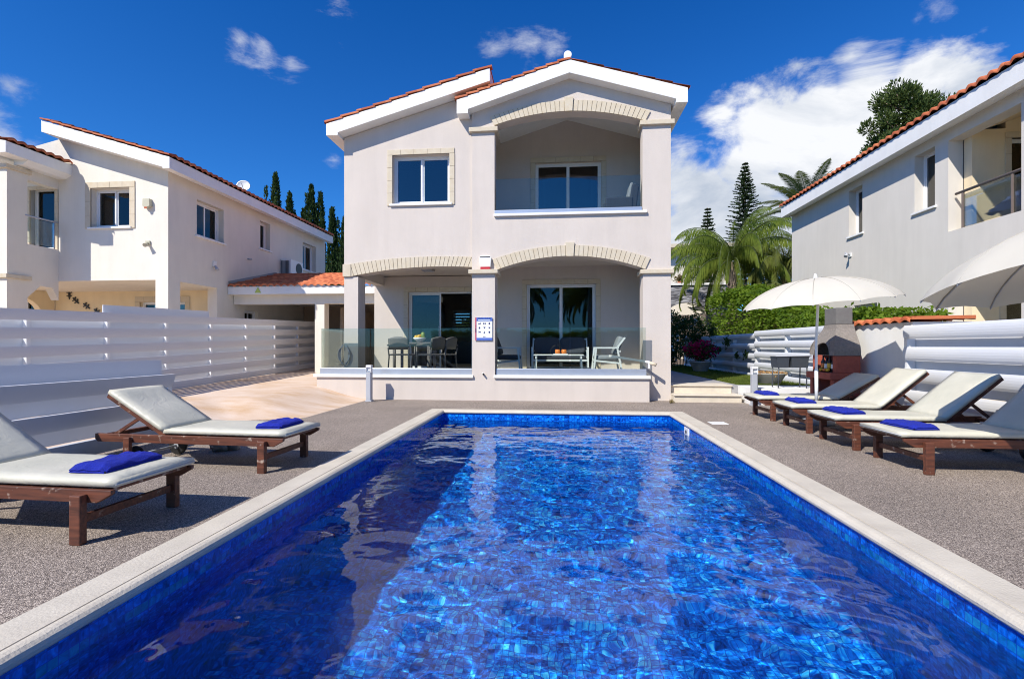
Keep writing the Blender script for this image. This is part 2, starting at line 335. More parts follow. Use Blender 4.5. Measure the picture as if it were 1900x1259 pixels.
M['tile_end_dry'] = mosaic('pool_end_mosaic_dry', 0, 2, .0, dark=.8)

# water: the light passes, the surface mirrors with rippled normals
m = M['water'] = bpy.data.materials.new('pool_water'); m.use_nodes = True; N, L = m.node_tree.nodes, m.node_tree.links; N.remove(N['Principled BSDF'])
g = N.new('ShaderNodeNewGeometry')
mp = N.new('ShaderNodeMapping'); mp.inputs['Scale'].default_value = (1, 1.25, 1); L.new(g.outputs['Position'], mp.inputs[0])
def wnz(s_, d_, di_):
    nz = N.new('ShaderNodeTexNoise'); nz.inputs['Scale'].default_value = s_; nz.inputs['Detail'].default_value = d_; nz.inputs['Distortion'].default_value = di_; L.new(mp.outputs[0], nz.inputs[0]); return nz.outputs[0]
h = M_(N, L, 'ADD', M_(N, L, 'MULTIPLY', wnz(1.6, 2, .5), 1.0), M_(N, L, 'ADD', M_(N, L, 'MULTIPLY', wnz(5.5, 2, .8), .26), M_(N, L, 'MULTIPLY', wnz(16, 2, .3), .045)))
b = N.new('ShaderNodeBump'); b.inputs['Strength'].default_value = 1; b.inputs['Distance'].default_value = .022; L.new(h, b.inputs['Height'])
gl = N.new('ShaderNodeBsdfGlass'); gl.inputs['Roughness'].default_value = 0; gl.inputs['IOR'].default_value = 1.333; gl.inputs[0].default_value = (.90,.985,1,1)
L.new(gl.outputs[0], N['Material Output'].inputs[0])

# ------------------------------------------------------------------ mesh helpers
class B:
    def __init__(s): s.v = []; s.f = []; s.sm = []
    def add(s, vs, fs, smooth=False):
        o = len(s.v); s.v += [tuple(q) for q in vs]; s.f += [tuple(i + o for i in q) for q in fs]; s.sm += [smooth] * len(fs); return s
    def box(s, x0, y0, z0, x1, y1, z1):
        x0, x1 = min(x0, x1), max(x0, x1); y0, y1 = min(y0, y1), max(y0, y1); z0, z1 = min(z0, z1), max(z0, z1)
        return s.add([(x0, y0, z0), (x1, y0, z0), (x1, y1, z0), (x0, y1, z0), (x0, y0, z1), (x1, y0, z1), (x1, y1, z1), (x0, y1, z1)],
                     [(0, 3, 2, 1), (4, 5, 6, 7), (0, 1, 5, 4), (1, 2, 6, 5), (2, 3, 7, 6), (3, 0, 4, 7)])
    def bar(s, p, q, w, h, up=(0, 0, 1)):         # box beam from p to q
        p, q = Vector(p), Vector(q); d = (q - p).normalized(); up = Vector(up)
        if abs(d.dot(up)) > .98: up = Vector((0, 1, 0))
        a = d.cross(up).normalized() * w / 2; c = a.normalized().cross(d).normalized() * h / 2
        vs = [p - a - c, p + a - c, p + a + c, p - a + c, q - a - c, q + a - c, q + a + c, q - a + c]
        return s.add(vs, [(0, 1, 2, 3), (7, 6, 5, 4), (0, 4, 5, 1), (1, 5, 6, 2), (2, 6, 7, 3), (3, 7, 4, 0)])
    def prism(s, pts, axis, a, b_):               # polygon in the plane normal to axis, extruded from a to b_
        def mk(p, t): return {'y': (p[0], t, p[1]), 'x': (t, p[0], p[1]), 'z': (p[0], p[1], t)}[axis]
        n = len(pts); vs = [mk(p, a) for p in pts] + [mk(p, b_) for p in pts]
        fs = [tuple(range(n)), tuple(range(2 * n - 1, n - 1, -1))] + [(i, i + n, (i + 1) % n + n, (i + 1) % n) for i in range(n)]
        return s.add(vs, fs)
    def tube(s, pts, r, n=8, cap=True):
        pts = [Vector(p) for p in pts]; rs = r if isinstance(r, (list, tuple)) else [r] * len(pts)
        vs = []; fs = []; ref = None
        for i, p in enumerate(pts):
            d = (pts[min(i + 1, len(pts) - 1)] - pts[max(i - 1, 0)]).normalized()
            if ref is None: ref = Vector((0, 0, 1)) if abs(d.z) < .9 else Vector((1, 0, 0))
            a = d.cross(ref).normalized(); c = d.cross(a).normalized(); ref = a.cross(d) if False else ref
            for k in range(n):
                t = 2 * pi * k / n; vs.append(p + (a * cos(t) + c * sin(t)) * rs[i])
        for i in range(len(pts) - 1):
            for k in range(n): fs.append((i * n + k, i * n + (k + 1) % n, (i + 1) * n + (k + 1) % n, (i + 1) * n + k))
        s.add(vs, fs, True)
        if cap:
            o = len(s.v) - len(vs); s.f.append(tuple(o + k for k in range(n - 1, -1, -1))); s.f.append(tuple(o + (len(pts) - 1) * n + k for k in range(n))); s.sm += [False, False]
        return s
    def lathe(s, prof, c=(0, 0, 0), n=24, M4=None):
        vs = []
        for (r, z) in prof:
            for k in range(n):
                t = 2 * pi * k / n; q = Vector((r * cos(t), r * sin(t), z)); q = (M4 @ q) if M4 else q; vs.append(q + Vector(c))
        fs = [(i * n + k, i * n + (k + 1) % n, (i + 1) * n + (k + 1) % n, (i + 1) * n + k) for i in range(len(prof) - 1) for k in range(n)]
        return s.add(vs, fs, True)
    def ball(s, c, rx, ry=None, rz=None, n=10, jit=0):
        ry = ry or rx; rz = rz or rx; vs = []; fs = []
        for i in range(n + 1):
            for k in range(2 * n):
                a = pi * i / n; t = pi * k / n; j = 1 + jit * mnoise.noise(Vector((cos(t) * sin(a), sin(t) * sin(a), cos(a))) * 1.7 + Vector(c))
                vs.append((c[0] + rx * j * sin(a) * cos(t), c[1] + ry * j * sin(a) * sin(t), c[2] + rz * j * cos(a)))
        for i in range(n):
            for k in range(2 * n): fs.append((i * 2 * n + k, (i + 1) * 2 * n + k, (i + 1) * 2 * n + (k + 1) % (2 * n), i * 2 * n + (k + 1) % (2 * n)))
        return s.add(vs, fs, True)

ORG = {}                                          # world location of things and parts
def obj(name, b, m, parent=None, label=None, local=False, bevel=0, smooth=None):
    off = Vector((0, 0, 0)) if (local or parent is None) else ORG.get(parent.name, Vector((0, 0, 0)))
    me = bpy.data.meshes.new(name)
    me.from_pydata([(v[0] - off.x, v[1] - off.y, v[2] - off.z) for v in b.v], [], b.f); me.update()
    me.polygons.foreach_set('use_smooth', [bool(x) if smooth is None else smooth for x in b.sm])
    if isinstance(m, str): m = M[m]
    me.materials.append(m)
    o = bpy.data.objects.new(name, me); col.objects.link(o)
    if parent: o.parent = parent
    ORG[o.name] = off
    if label: o['label'] = label
    if bevel:
        md = o.modifiers.new('bevel', 'BEVEL'); md.width = bevel; md.segments = 2; md.limit_method = 'ANGLE'; md.angle_limit = radians(40)
    return o
def thing(name, label, cat, loc=(0, 0, 0), rz=0, group=None, kind=None):
    o = bpy.data.objects.new(name, None); col.objects.link(o); o.location = loc; o.rotation_euler = (0, 0, rz)
    o.empty_display_size = .2; ORG[o.name] = Vector(loc)
    tag(o, label, cat, group, kind); return o
def tag(o, label=None, cat=None, group=None, kind=None):
    if label: o['label'] = label
    if cat: o['category'] = cat
    if group: o['group'] = group
    if kind: o['kind'] = kind
    return o
def copy_tree(o, parent=None):
    c = o.copy(); col.objects.link(c); c.parent = parent; ORG[c.name] = ORG.get(o.name, Vector())
    for ch in [x for x in list(col.objects) if x.parent == o]: copy_tree(ch, c)
    return c
def struct(name, b, m, **k):
    o = obj(name, b, m, **k); o['kind'] = 'structure'; return o
def grid(b, x0, x1, y0, y1, nx, ny, zf):
    vs = [(x0 + (x1 - x0) * i / nx, y0 + (y1 - y0) * j / ny, 0) for j in range(ny + 1) for i in range(nx + 1)]
    vs = [(x, y, zf(x, y)) for x, y, _ in vs]
    fs = [(j * (nx + 1) + i, j * (nx + 1) + i + 1, (j + 1) * (nx + 1) + i + 1, (j + 1) * (nx + 1) + i) for j in range(ny) for i in range(nx)]
    return b.add(vs, fs, True)

# ------------------------------------------------------------------ ground, deck, pool
PX0, PX1, PY0, PY1 = -2.36, 2.27, -0.15, 9.03     # outer edge of the coping
def ring(b, X0, X1, Y0, Y1, z):                    # a flat sheet with a hole for the pool
    h0, h1, k0, k1 = PX0 + .05, PX1 - .05, PY0 + .05, PY1 - .05
    for (a, c, d, e_) in ((X0, h0, Y0, Y1), (h1, X1, Y0, Y1), (h0, h1, Y0, k0), (h0, h1, k1, Y1)):
        b.add([(a, d, z), (c, d, z), (c, e_, z), (a, e_, z)], [(0, 1, 2, 3)])
b = B(); ring(b, -900, 900, -900, 900, -.03); struct('ground', b, 'ground')
b = B(); ring(b, -6.0, 5.9, -6, 11.2, 0.0); struct('pool_deck', b, 'deck')

def drive_z(x, y):
    d1 = -4.22 - x
    d2 = y - (7.24 + (x + 5.45) * .41) if x > -5.45 else max(y - 7.24, -5.12 - x)
    d = min(d1, d2)
    if d < 0: return .006 + max(d, -.3) * .25
    t = min(1, d / 1.5); t = t * t * (3 - 2 * t)
    return .006 + t * (.19 + .028 * max(-3, y - 7))
b = B(); grid(b, -9.88, -3.6, 2, 22, 66, 130, drive_z); struct('driveway', b, 'drive')

b = B(); b.box(-30, -2, -.02, -9.885, 24, .06); struct('neighbour_terrace', b, 'drive')
b = B(); b.box(5.905, -4, -.02, 14, 10.3, .05); struct('neighbour_patio', b, 'porch_tile')
# coping: one rounded section swept round the pool
def sweep_rect(b, prof, x0, x1, y0, y1):
    rings = [[(x0 + t, y0 + t, z), (x1 - t, y0 + t, z), (x1 - t, y1 - t, z), (x0 + t, y1 - t, z)] for t, z in prof]
    vs = [p for r_ in rings for p in r_]
    fs = [(i * 4 + k, i * 4 + (k + 1) % 4, (i + 1) * 4 + (k + 1) % 4, (i + 1) * 4 + k) for i in range(len(prof) - 1) for k in range(4)]
    b.add(vs, fs, False)
pool = thing('swimming_pool', 'long rectangular pool lined with blue mosaic and edged in pale stone', 'swimming pool', (0, 4.4, 0))
b = B(); sweep_rect(b, [(0, -.03), (0, .010), (.006, .017), (.205, .019), (.209, .008), (.216, .008), (.221, .022), (.240, .031), (.262, .034), (.284, .030), (.302, .018), (.312, .002), (.310, -.014), (.298, -.026), (.27, -.032)], PX0, PX1, PY0, PY1)
obj('coping', b, 'coping', pool)
wx0, wx1, wy0, wy1 = PX0 + .285, PX1 - .285, PY0 + .285, PY1 - .285
WZ, FZ = -.15, -1.35
def quadm(b, *p): b.add(p, [(0, 1, 2, 3)])
b = B(); quadm(b, (wx0, wy0, FZ), (wx1, wy0, FZ), (wx1, wy1, FZ), (wx0, wy1, FZ)); obj('pool_floor', b, 'tile_floor', pool)
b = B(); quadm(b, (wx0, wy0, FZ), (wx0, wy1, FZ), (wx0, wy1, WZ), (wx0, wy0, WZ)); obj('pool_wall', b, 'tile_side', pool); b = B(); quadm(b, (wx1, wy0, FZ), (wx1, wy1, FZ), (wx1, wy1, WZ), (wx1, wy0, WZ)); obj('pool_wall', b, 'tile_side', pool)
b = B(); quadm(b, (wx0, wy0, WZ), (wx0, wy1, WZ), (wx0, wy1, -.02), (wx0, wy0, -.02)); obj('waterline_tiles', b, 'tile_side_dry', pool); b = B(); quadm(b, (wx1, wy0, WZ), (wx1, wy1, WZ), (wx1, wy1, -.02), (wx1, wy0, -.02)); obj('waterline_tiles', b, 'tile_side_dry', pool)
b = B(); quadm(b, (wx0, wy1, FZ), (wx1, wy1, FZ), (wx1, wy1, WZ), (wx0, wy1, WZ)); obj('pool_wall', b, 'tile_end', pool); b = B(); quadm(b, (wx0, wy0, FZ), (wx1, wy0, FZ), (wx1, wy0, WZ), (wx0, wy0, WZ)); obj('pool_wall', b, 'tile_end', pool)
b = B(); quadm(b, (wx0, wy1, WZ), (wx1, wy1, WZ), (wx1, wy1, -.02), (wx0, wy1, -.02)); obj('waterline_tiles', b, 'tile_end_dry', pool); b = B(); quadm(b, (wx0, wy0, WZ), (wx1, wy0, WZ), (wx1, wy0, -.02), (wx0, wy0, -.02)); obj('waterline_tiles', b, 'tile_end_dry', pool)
b = B(); b.box(wx1 - .012, 7.52, -.19, wx1 + .01, 7.76, -.045); pl = obj('inlet_plate', b, 'white_plastic', pool, bevel=.004)
b = B(); b.tube([(wx1 - .02, 7.64, -.11), (wx1 - .010, 7.64, -.11)], .028, 12); obj('inlet_hole', b, 'black', pl)
b = B(); quadm(b, (wx0, wy0, WZ + .004), (wx1, wy0, WZ + .004), (wx1, wy1, WZ + .004), (wx0, wy1, WZ + .004)); b = B(); grid(b, wx0, wx1, wy0, wy1, 260, 520, lambda x, y: WZ + .004 + .009 * mnoise.noise(Vector((x * 2.0, y * 2.3, 0))) + .0038 * mnoise.noise(Vector((x * 5.5, y * 6.0, 3))) + .0008 * mnoise.noise(Vector((x * 13, y * 15, 7))))
wo = struct('water', b, 'water'); wo.cycles.is_caustics_caster = True
for o_ in col.objects:
    if o_.name.startswith('pool_') : o_.cycles.is_caustics_receiver = True
sun.cycles.is_caustics_light = True
b = B(); b.box(2.37, 7.68, .003, 2.62, 7.92, .012)
tag(obj('drain_cover', b, 'white_plastic', bevel=.002), 'flat white square cover set in the deck beside the pool corner', 'drain cover')

# raised ground on the right: path, lawn, paved strip, steps
b = B(); b.box(2.5, 11.1, 0, 4.05, 24, .33); struct('side_path', b, 'terrazzo')
def lawn_z(x, y): return .325 + .012 * mnoise.noise(Vector((x * 1.5, y * 1.5, 0)))
b = B(); grid(b, 4.05, 6.6, 11.15, 24, 20, 80, lawn_z); struct('lawn', b, 'lawn')
b = B(); b.box(3.98, 10.34, 0, 6.0, 11.15, .34); struct('paved_strip', b, 'white')
st = thing('garden_steps', 'two pale stone steps up to the side path beside the house corner', 'steps', (3.15, 10.9, 0))
for i, (y0, y1, x1, z0, z1) in enumerate(((10.66, 11.2, 3.9, 0, .165), (11.06, 11.7, 3.83, .165, .345))):
    b = B(); b.box(2.5, y0 + .02, z0, x1, y1, z1 - .03); r_ = obj('riser', b, 'step', st)
    b = B(); b.box(2.5, y0 - .015, z1 - .03, x1 + .02, y1 + .01, z1); obj('tread', b, 'step', st, bevel=.01)
# grass blades
gb = B(); rng = random.Random(3)
for i in range(17000):
    x = rng.uniform(4.07, 5.75); y = 11.2 + (rng.random() ** 1.6) * 11; z = lawn_z(x, y); a = rng.uniform(0, pi); h_ = rng.uniform(.025, .06); w_ = .009
    dx, dy = cos(a) * w_, sin(a) * w_; lx, ly = rng.uniform(-.02, .02), rng.uniform(-.02, .02)
    gb.add([(x - dx, y - dy, z), (x + dx, y + dy, z), (x + lx, y + ly, z + h_)], [(0, 1, 2)])
tag(obj('grass', gb, 'grass'), 'short patchy green grass beside the white fence', 'grass', kind='stuff')

# ------------------------------------------------------------------ building helpers
def tiles(b, p0, e, u, pitch=.21, course=.36, r=.045, per=6):
    """barrel tiles over the parallelogram p0, e along the eave, u up the slope"""
    p0, e, u = Vector(p0), Vector(e), Vector(u); nrm = e.cross(u).normalized()
    if nrm.z < 0: nrm = -nrm
    nw = max(1, round(e.length / pitch)); nc = max(1, round(u.length / course)); NX = nw * per
    vs = []; rng = random.Random(5)
    jit = [[rng.uniform(-.004, .004) for _ in range(nw + 1)] for _ in range(nc)]
    for j in range(nc):
        for end in (0, 1):
            t = (j + end) / nc; lift = .028 if end == 0 else .0
            for i in range(NX + 1):
                ph = i / per; hgt = r * (abs(sin(pi * ph)) * 1.25 - .25) + lift + jit[j][int(ph)]
                vs.append(p0 + e * (i / NX) + u * t + nrm * (hgt + .045))
    n = NX + 1; fs = []
    for j in range(2 * nc - 1):
        for i in range(NX): fs.append((j * n + i, j * n + i + 1, (j + 1) * n + i + 1, (j + 1) * n + i))
    lo = len(vs)                                   # closed front edge at the eave
    for i in range(NX + 1): vs.append(p0 + e * (i / NX) + nrm * (.012 if True else 0) + nrm * (max(0, r * (abs(sin(pi * i / per)) * 1.25 - .25))))
    for i in range(NX): fs.append((lo + i, lo + i + 1, i + 1, i))
    b.add(vs, fs, True); return b

def Pm(plane, pos, sgn):                           # (u, depth, z) -> world; depth goes into the wall
    return (lambda u, d, z: (u, pos + sgn * d, z)) if plane == 'y' else (lambda u, d, z: (pos + sgn * d, u, z))
def pbox(b, P, u0, d0, z0, u1, d1, z1):
    a, c = P(u0, d0, z0), P(u1, d1, z1); b.box(*a, *c)
def window(parent, plane, pos, sgn, u0, u1, z0, z1, n=2, depth=.16, glass='pane', name='window', fw=.042, sill=True, bottom=True, openleaf=None, curtain=False):
    P = Pm(plane, pos, sgn); b = B()
    pbox(b, P, u0, depth, z0, u0 + fw, depth + .07, z1); pbox(b, P, u1 - fw, depth, z0, u1, depth + .07, z1)
    pbox(b, P, u0 + fw, depth, z1 - fw, u1 - fw, depth + .07, z1); pbox(b, P, u0 + fw, depth, z0, u1 - fw, depth + .07, z0 + fw * .8)
    wdt = (u1 - u0 - 2 * fw) / n; leafs = []
    for i in range(n):
        a = u0 + fw + i * wdt; c = a + wdt; dd = depth + .012 + .024 * (i % 2)
        if openleaf == i: continue
        for (x, y) in ((a, a + .038), (c - .038, c)): pbox(b, P, x + (-.002 if x > a else .002), dd, z0 + fw * .8, y, dd + .03, z1 - fw)
        pbox(b, P, a + .038, dd, z1 - fw - .038, c - .038, dd + .03, z1 - fw - .001); pbox(b, P, a + .038, dd, z0 + fw * .8 + .001, c - .038, dd + .03, z0 + fw * .8 + .06)
        leafs.append((a + .038, c - .038, dd + .015))
    o = obj(name, b, 'frame', parent)
    for a, c, dd in leafs:
        b = B(); pbox(b, P, a - .005, dd, z0 + fw + .05, c + .005, dd + .006, z1 - fw - .034); obj('pane', b, glass, o)
    if sill:
        b = B(); pbox(b, P, u0 - .06, -.05, z0 - .045, u1 + .06, depth + .02, z0); obj('sill', b, 'white', o, bevel=.004)
    if curtain:
        nn = 26
        for (a, c) in ((u0 + .05, u0 + .05 + (u1 - u0) * curtain), (u1 - .05 - (u1 - u0) * curtain, u1 - .05)):
            vs = []; b = B()
            for k in range(nn + 1):
                u_ = a + (c - a) * k / nn; d_ = depth + .22 + .025 * sin(k * 1.9) + .01 * sin(k * .7)
                vs += [P(u_, d_, z0 + .02), P(u_, d_, z1 - .02)]
            b.add(vs, [(2 * k, 2 * k + 2, 2 * k + 3, 2 * k + 1) for k in range(nn)], True)
            obj('curtain', b, 'curtain', o)
    return o
def surround(parent, plane, pos, sgn, u0, u1, z0, z1, w=.11, bottom=False, step=.33, m='trim'):
    P = Pm(plane, pos, sgn); b = B(); g2 = B(); pr = .022
    def strip(a0, a1, vert, fixed0, fixed1):
        n = max(1, round((a1 - a0) / step)); L_ = (a1 - a0) / n
        for i in range(n):
            s0, s1 = a0 + i * L_ + .003, a0 + (i + 1) * L_ - .003
            if vert: pbox(b, P, fixed0, -pr, s0, fixed1, .02, s1)
            else: pbox(b, P, s0, -pr, fixed0, s1, .02, fixed1)
        if vert: pbox(g2, P, fixed0 + .003, -pr + .005, a0 + .004, fixed1 - .003, .018, a1 - .004)
        else: pbox(g2, P, a0 + .004, -pr + .005, fixed0 + .003, a1 - .004, .018, fixed1 - .003)
    strip(z0, z1 - .001, True, u0 - w, u0); strip(z0, z1 - .001, True, u1, u1 + w); strip(u0 - w, u1 + w, False, z1, z1 + w)
    o = obj('stone_surround', b, m, parent, bevel=.004); obj('joint', g2, 'grout', o); return o
def quadr(p, q, r):                                # parabola through three points
    (x0, y0), (x1, y1), (x2, y2) = p, q, r
    return lambda x: y0 * (x - x1) * (x - x2) / ((x0 - x1) * (x0 - x2)) + y1 * (x - x0) * (x - x2) / ((x1 - x0) * (x1 - x2)) + y2 * (x - x0) * (x - x1) / ((x2 - x0) * (x2 - x1))
def arch_trim(parent, fi, fe, x0, x1, y, n, key=None, keyh=.06, yback=.02):
    b = B(); k = B(); xs = [x0 + (x1 - x0) * i / n for i in range(n + 1)]; xm = (x0 + x1) / 2; sl = .22
    for i in range(n):
        a, c = xs[i] + .006, xs[i + 1] - .006
        sa, s_c = (a - xm) * sl * .3, (c - xm) * sl * .3
        b.prism([(a, fi(a)), (c, fi(c)), (c + s_c, fe(c + s_c)), (a + sa, fe(a + sa))], 'y', y - .03, y + yback)
    k.prism([(x, fi(x) + .004) for x in xs] + [(x, fe(x) - .006) for x in reversed(xs)], 'y', y - .022, y + yback - .003)
    o = obj('arch_trim', b, 'trim', parent); obj('joint', k, 'grout', o)
    if key:
        b = B(); b.prism([(xm - .075, fi(xm) - .01), (xm + .075, fi(xm) - .01), (xm + .10, fe(xm) + keyh), (xm - .10, fe(xm) + keyh)], 'y', y - .055, y + yback); obj('keystone', b, 'trim', o)
    return o
def railing_glass(parent, pts, z0, z1, step=1.2, th=.012):
    for i in range(len(pts) - 1):
        p, q = Vector(pts[i]), Vector(pts[i + 1]); L_ = (q - p).length; n = max(1, round(L_ / step))
        for k in range(n):
            a = p.lerp(q, (k + .008) / n if n > 1 or True else 0); c = p.lerp(q, (k + .992) / n)
            b = B(); b.bar((a.x, a.y, (z0 + z1) / 2), (c.x, c.y, (z0 + z1) / 2), th, z1 - z0); obj('glass_panel', b, 'glass', parent)

# ------------------------------------------------------------------ the villa behind the pool
HY = 10.95; DY = 12.95
villa = thing('villa', 'two-storey beige villa with arched porch and balcony behind the pool', 'house', (-1.2, 14.5, 0))
w = B()
# left wing, front wall
YL = HY + .05
fiL = quadr((-4.83, 2.83), (-3.3, 3.02), (-1.93, 3.01)); feL = quadr((-4.83, 3.12), (-3.3, 3.26), (-1.93, 3.24))
arcL = [(-4.83 + (2.90) * i / 16, fiL(-4.83 + 2.90 * i / 16)) for i in range(17)]
w.prism([(-4.98, 2.83)] + arcL + [(-1.93, 4.46), (-4.98, 4.46)], 'y', YL, YL + .3)
rl = lambda x: 6.09 + .2865 * (x + 4.98)
w.prism([(-4.98, 4.46), (-3.81, 4.46), (-3.81, 5.64), (-4.98, 5.64)], 'y', YL, YL + .3)
w.prism([(-2.46, 4.46), (-1.93, 4.46), (-1.93, 5.64), (-2.46, 5.64)], 'y', YL, YL + .3)
w.prism([(-4.98, 5.64), (-1.50, 5.64), (-1.50, rl(-1.50)), (-4.98, rl(-4.98))], 'y', YL, YL + .3)
# gable wing, front wall
fiR = quadr((-1.36, 2.93), (.26, 3.22), (1.90, 2.92)); feR = quadr((-1.42, 3.18), (.26, 3.46), (1.97, 3.17))
xs = [-1.36 + 3.26 * i / 20 for i in range(21)]
w.prism([(-1.93, 2.82), (-1.36, 2.82)] + [(x, fiR(x)) for x in xs] + [(1.90, 2.82), (2.50, 2.82), (2.50, 4.14), (-1.93, 4.14)], 'y', HY, HY + .3)
w.prism([(-1.93, 4.14), (-1.41, 4.14), (-1.41, 6.17), (-1.93, 6.17)], 'y', HY, HY + .3)
w.prism([(1.89, 4.14), (2.50, 4.14), (2.50, 6.17), (1.89, 6.17)], 'y', HY, HY + .3)
fiU = quadr((-1.41, 6.21), (.25, 6.46), (1.89, 6.19)); feU = quadr((-1.45, 6.43), (.25, 6.70), (1.99, 6.40))
xs = [-1.41 + 3.30 * i / 20 for i in range(21)]
w.prism([(-1.93, 6.17), (-1.41, 6.17)] + [(x, fiU(x)) for x in xs] + [(1.89, 6.17), (2.50, 6.17), (2.50, 6.52), (.27, 7.24), (-1.93, 6.52)], 'y', HY, HY + .3)
# columns of the porch
w.box(-4.98, YL, 0, -4.64, YL + .42, 2.83)
w.box(-1.87, 10.63, 0, -1.36, 11.10, 2.80)
w.box(1.90, HY, 0, 2.50, HY + .42, 2.82)
# side and rear walls
BY = 18.0
w.box(-4.98, YL + .3, 3.121, -4.73, BY, 6.08); w.box(-4.98, YL + .42, 2.86, -4.73, DY, 3.12); w.box(-5.0, 13.151, 0, -4.75, BY, 3.3)
w.box(2.25, HY + .42, 0, 2.5, BY, 4.14); w.box(2.25, HY + .3, 4.14, 2.5, BY, 6.50)
w.prism([(-1.93, 6.3), (-1.93, 6.43), (-1.5, 6.60), (-1.5, 7.09), (-1.75, 7.0), (-1.75, 6.3)], 'y', YL + .3, BY)
w.prism([(-4.98, 3.3), (2.5, 3.3), (2.5, 6.42), (.27, 7.08), (-1.5, 6.55), (-1.5, 6.98), (-4.98, 6.0)], 'y', BY, BY + .25)
w.box(-5.0, BY, 0, -3.9, BY + .25, 3.3); w.box(-3.2, BY, 0, 2.5, BY + .25, 3.3); w.box(-3.9, BY, 0, -3.2, BY + .25, 1.75); w.box(-3.9, BY, 2.55, -3.2, BY + .25, 3.3)
# floors
w.box(-4.729, YL + .3, 3.12, -1.87, 12.95, 3.9); w.box(-1.87, HY + .3, 3.32, 2.25, 12.95, 3.9); w.box(-4.75, 13.15, 3.1, 2.25, BY, 3.9)
# rear walls of porch and balcony, with door openings
DY = 12.95
def wall_y(b, x0, x1, z0, ztop, holes, y0, y1):
    xs = [x0]
    for (a, c, d, e_) in holes:
        b.box(xs[-1], y0, z0, a, y1, ztop)
        if d > z0: b.box(a, y0, z0, c, y1, d)
        b.box(a, y0, e_, c, y1, ztop); xs.append(c)
    b.box(xs[-1], y0, z0, x1, y1, ztop)
wall_y(w, -5.0, 2.25, .0, 3.1, [(-4.05, -2.27, .56, 2.68), (-.80, 1.03, .56, 2.85)], DY, DY + .2)
w.box(-1.87, DY, 3.1, 2.25, DY + .2, 3.32)
w.box(-4.73, DY + .0, 3.9, -1.9, DY + .2, 6.0)
w.prism([(-1.9, 3.9), (-.57, 3.9), (-.57, 6.08), (-1.9, 6.08)], 'y', DY, DY + .2); w.prism([(1.17, 3.9), (2.25, 3.9), (2.25, 6.08), (1.17, 6.08)], 'y', DY, DY + .2)
w.prism([(-1.9, 6.08), (2.25, 6.08), (2.25, 6.60), (.27, 7.24), (-1.9, 6.53)], 'y', DY, DY + .2)
w.box(-1.93, HY + .3, 3.9, -1.66, DY, 6.58)
obj('wall', w, 'stucco', villa)
# interior
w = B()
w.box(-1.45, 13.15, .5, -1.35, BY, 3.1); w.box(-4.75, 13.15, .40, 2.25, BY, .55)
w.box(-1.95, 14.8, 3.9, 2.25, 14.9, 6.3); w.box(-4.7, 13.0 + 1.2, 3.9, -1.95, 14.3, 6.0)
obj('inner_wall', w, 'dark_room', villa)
w = B(); w.box(-4.73, YL + .3, .40, 2.25, DY, .56); w.box(-5.28, 10.85, .36, -4.7, DY, .555); w.box(-1.66, HY + .3, 3.9, 2.25, DY, 3.95); obj('porch_floor', w, 'porch_tile', villa)
# low wall of the porch
w = B(); w.box(-5.46, 10.634, 0, -1.87, 10.86, .5); w.box(-1.36, 10.634, 0, 1.98, 10.86, .5); w.box(-5.46, 10.86, 0, -5.26, DY + .6, .5)
obj('low_wall', w, 'stucco', villa)
for q in ((-5.52, 10.58, .5, -1.84, 10.88, .565), (-1.38, 10.58, .5, 2.0, 10.88, .565), (-5.52, 10.88, .5, -5.22, DY + .6, .565), (-1.42, HY - .06, 4.14, 1.98, HY + .1, 4.195)):
    w = B(); w.box(*q); obj('coping', w, 'white', villa, bevel=.006)
# column caps
for (a, c, y0, y1, z0, z1) in ((-1.94, -1.29, 10.55, 11.14, 2.80, 2.89), (1.84, 2.56, HY - .06, HY + .46, 2.80, 2.89), (-1.99, -1.33, HY - .07, HY + .36, 6.07, 6.17), (1.83, 2.57, HY - .07, HY + .36, 6.07, 6.17), (-5.0, -4.80, YL - .045, YL + .43, 2.83, 3.12)):
    w = B(); w.box(a, y0, z0, c, y1, z1); obj('column_cap', w, 'trim', villa, bevel=.008)
arch_trim(villa, fiL, feL, -4.83, -1.93, YL, 30, None)
arch_trim(villa, fiR, feR, -1.36, 1.95, HY, 34, True)
arch_trim(villa, fiU, feU, -1.41, 1.95, HY, 34, True)
# roofs
RY0 = 10.70
def K(l): return [(x * 1.014, 1.2 + (z - 1.2) * 1.014) for x, z in l]
s = B()
s.prism(K([(-5.2, 6.23), (-1.465, 7.30), (-1.465, 7.02), (-4.93, 6.03), (-4.93, 5.97), (-5.2, 5.97)]), 'y', RY0, BY + .6)
s.prism(K([(-2.2, 6.63), (.27, 7.39), (2.76, 6.66), (2.76, 6.36), (2.52, 6.36), (2.52, 6.44), (.27, 7.11), (-1.95, 6.42), (-1.95, 6.33), (-2.2, 6.33)]), 'y', RY0 - .003, BY + .603)
rf = obj('roof', s, 'white', villa)
t = B(); LY = BY + .6 - RY0
tiles(t, (-5.31, RY0 + .01, 6.285), (0, LY, 0), (3.85, 0, 1.104)); tiles(t, (-2.27, RY0 + .01, 6.69), (0, LY, 0), (2.54, 0, .783)); tiles(t, (2.84, RY0 + .01, 6.72), (0, LY, 0), (-2.57, 0, .752))
for (x0, z0, x1, z1) in ((-5.31, 6.29, -1.48, 7.39), (-2.27, 6.695, .27, 7.475)):   # verge tiles along the front edge
    n = 10
    for i in range(n):
        a = Vector((x0 + (x1 - x0) * i / n, RY0 + .05, z0 + (z1 - z0) * i / n + .060)); c = Vector((x0 + (x1 - x0) * (i + 1.12) / n, RY0 + .05, z0 + (z1 - z0) * (i + 1.12) / n + .022)); t.bar(a, c, .14, .04)
obj('roof_tiles', t, 'tile', rf)
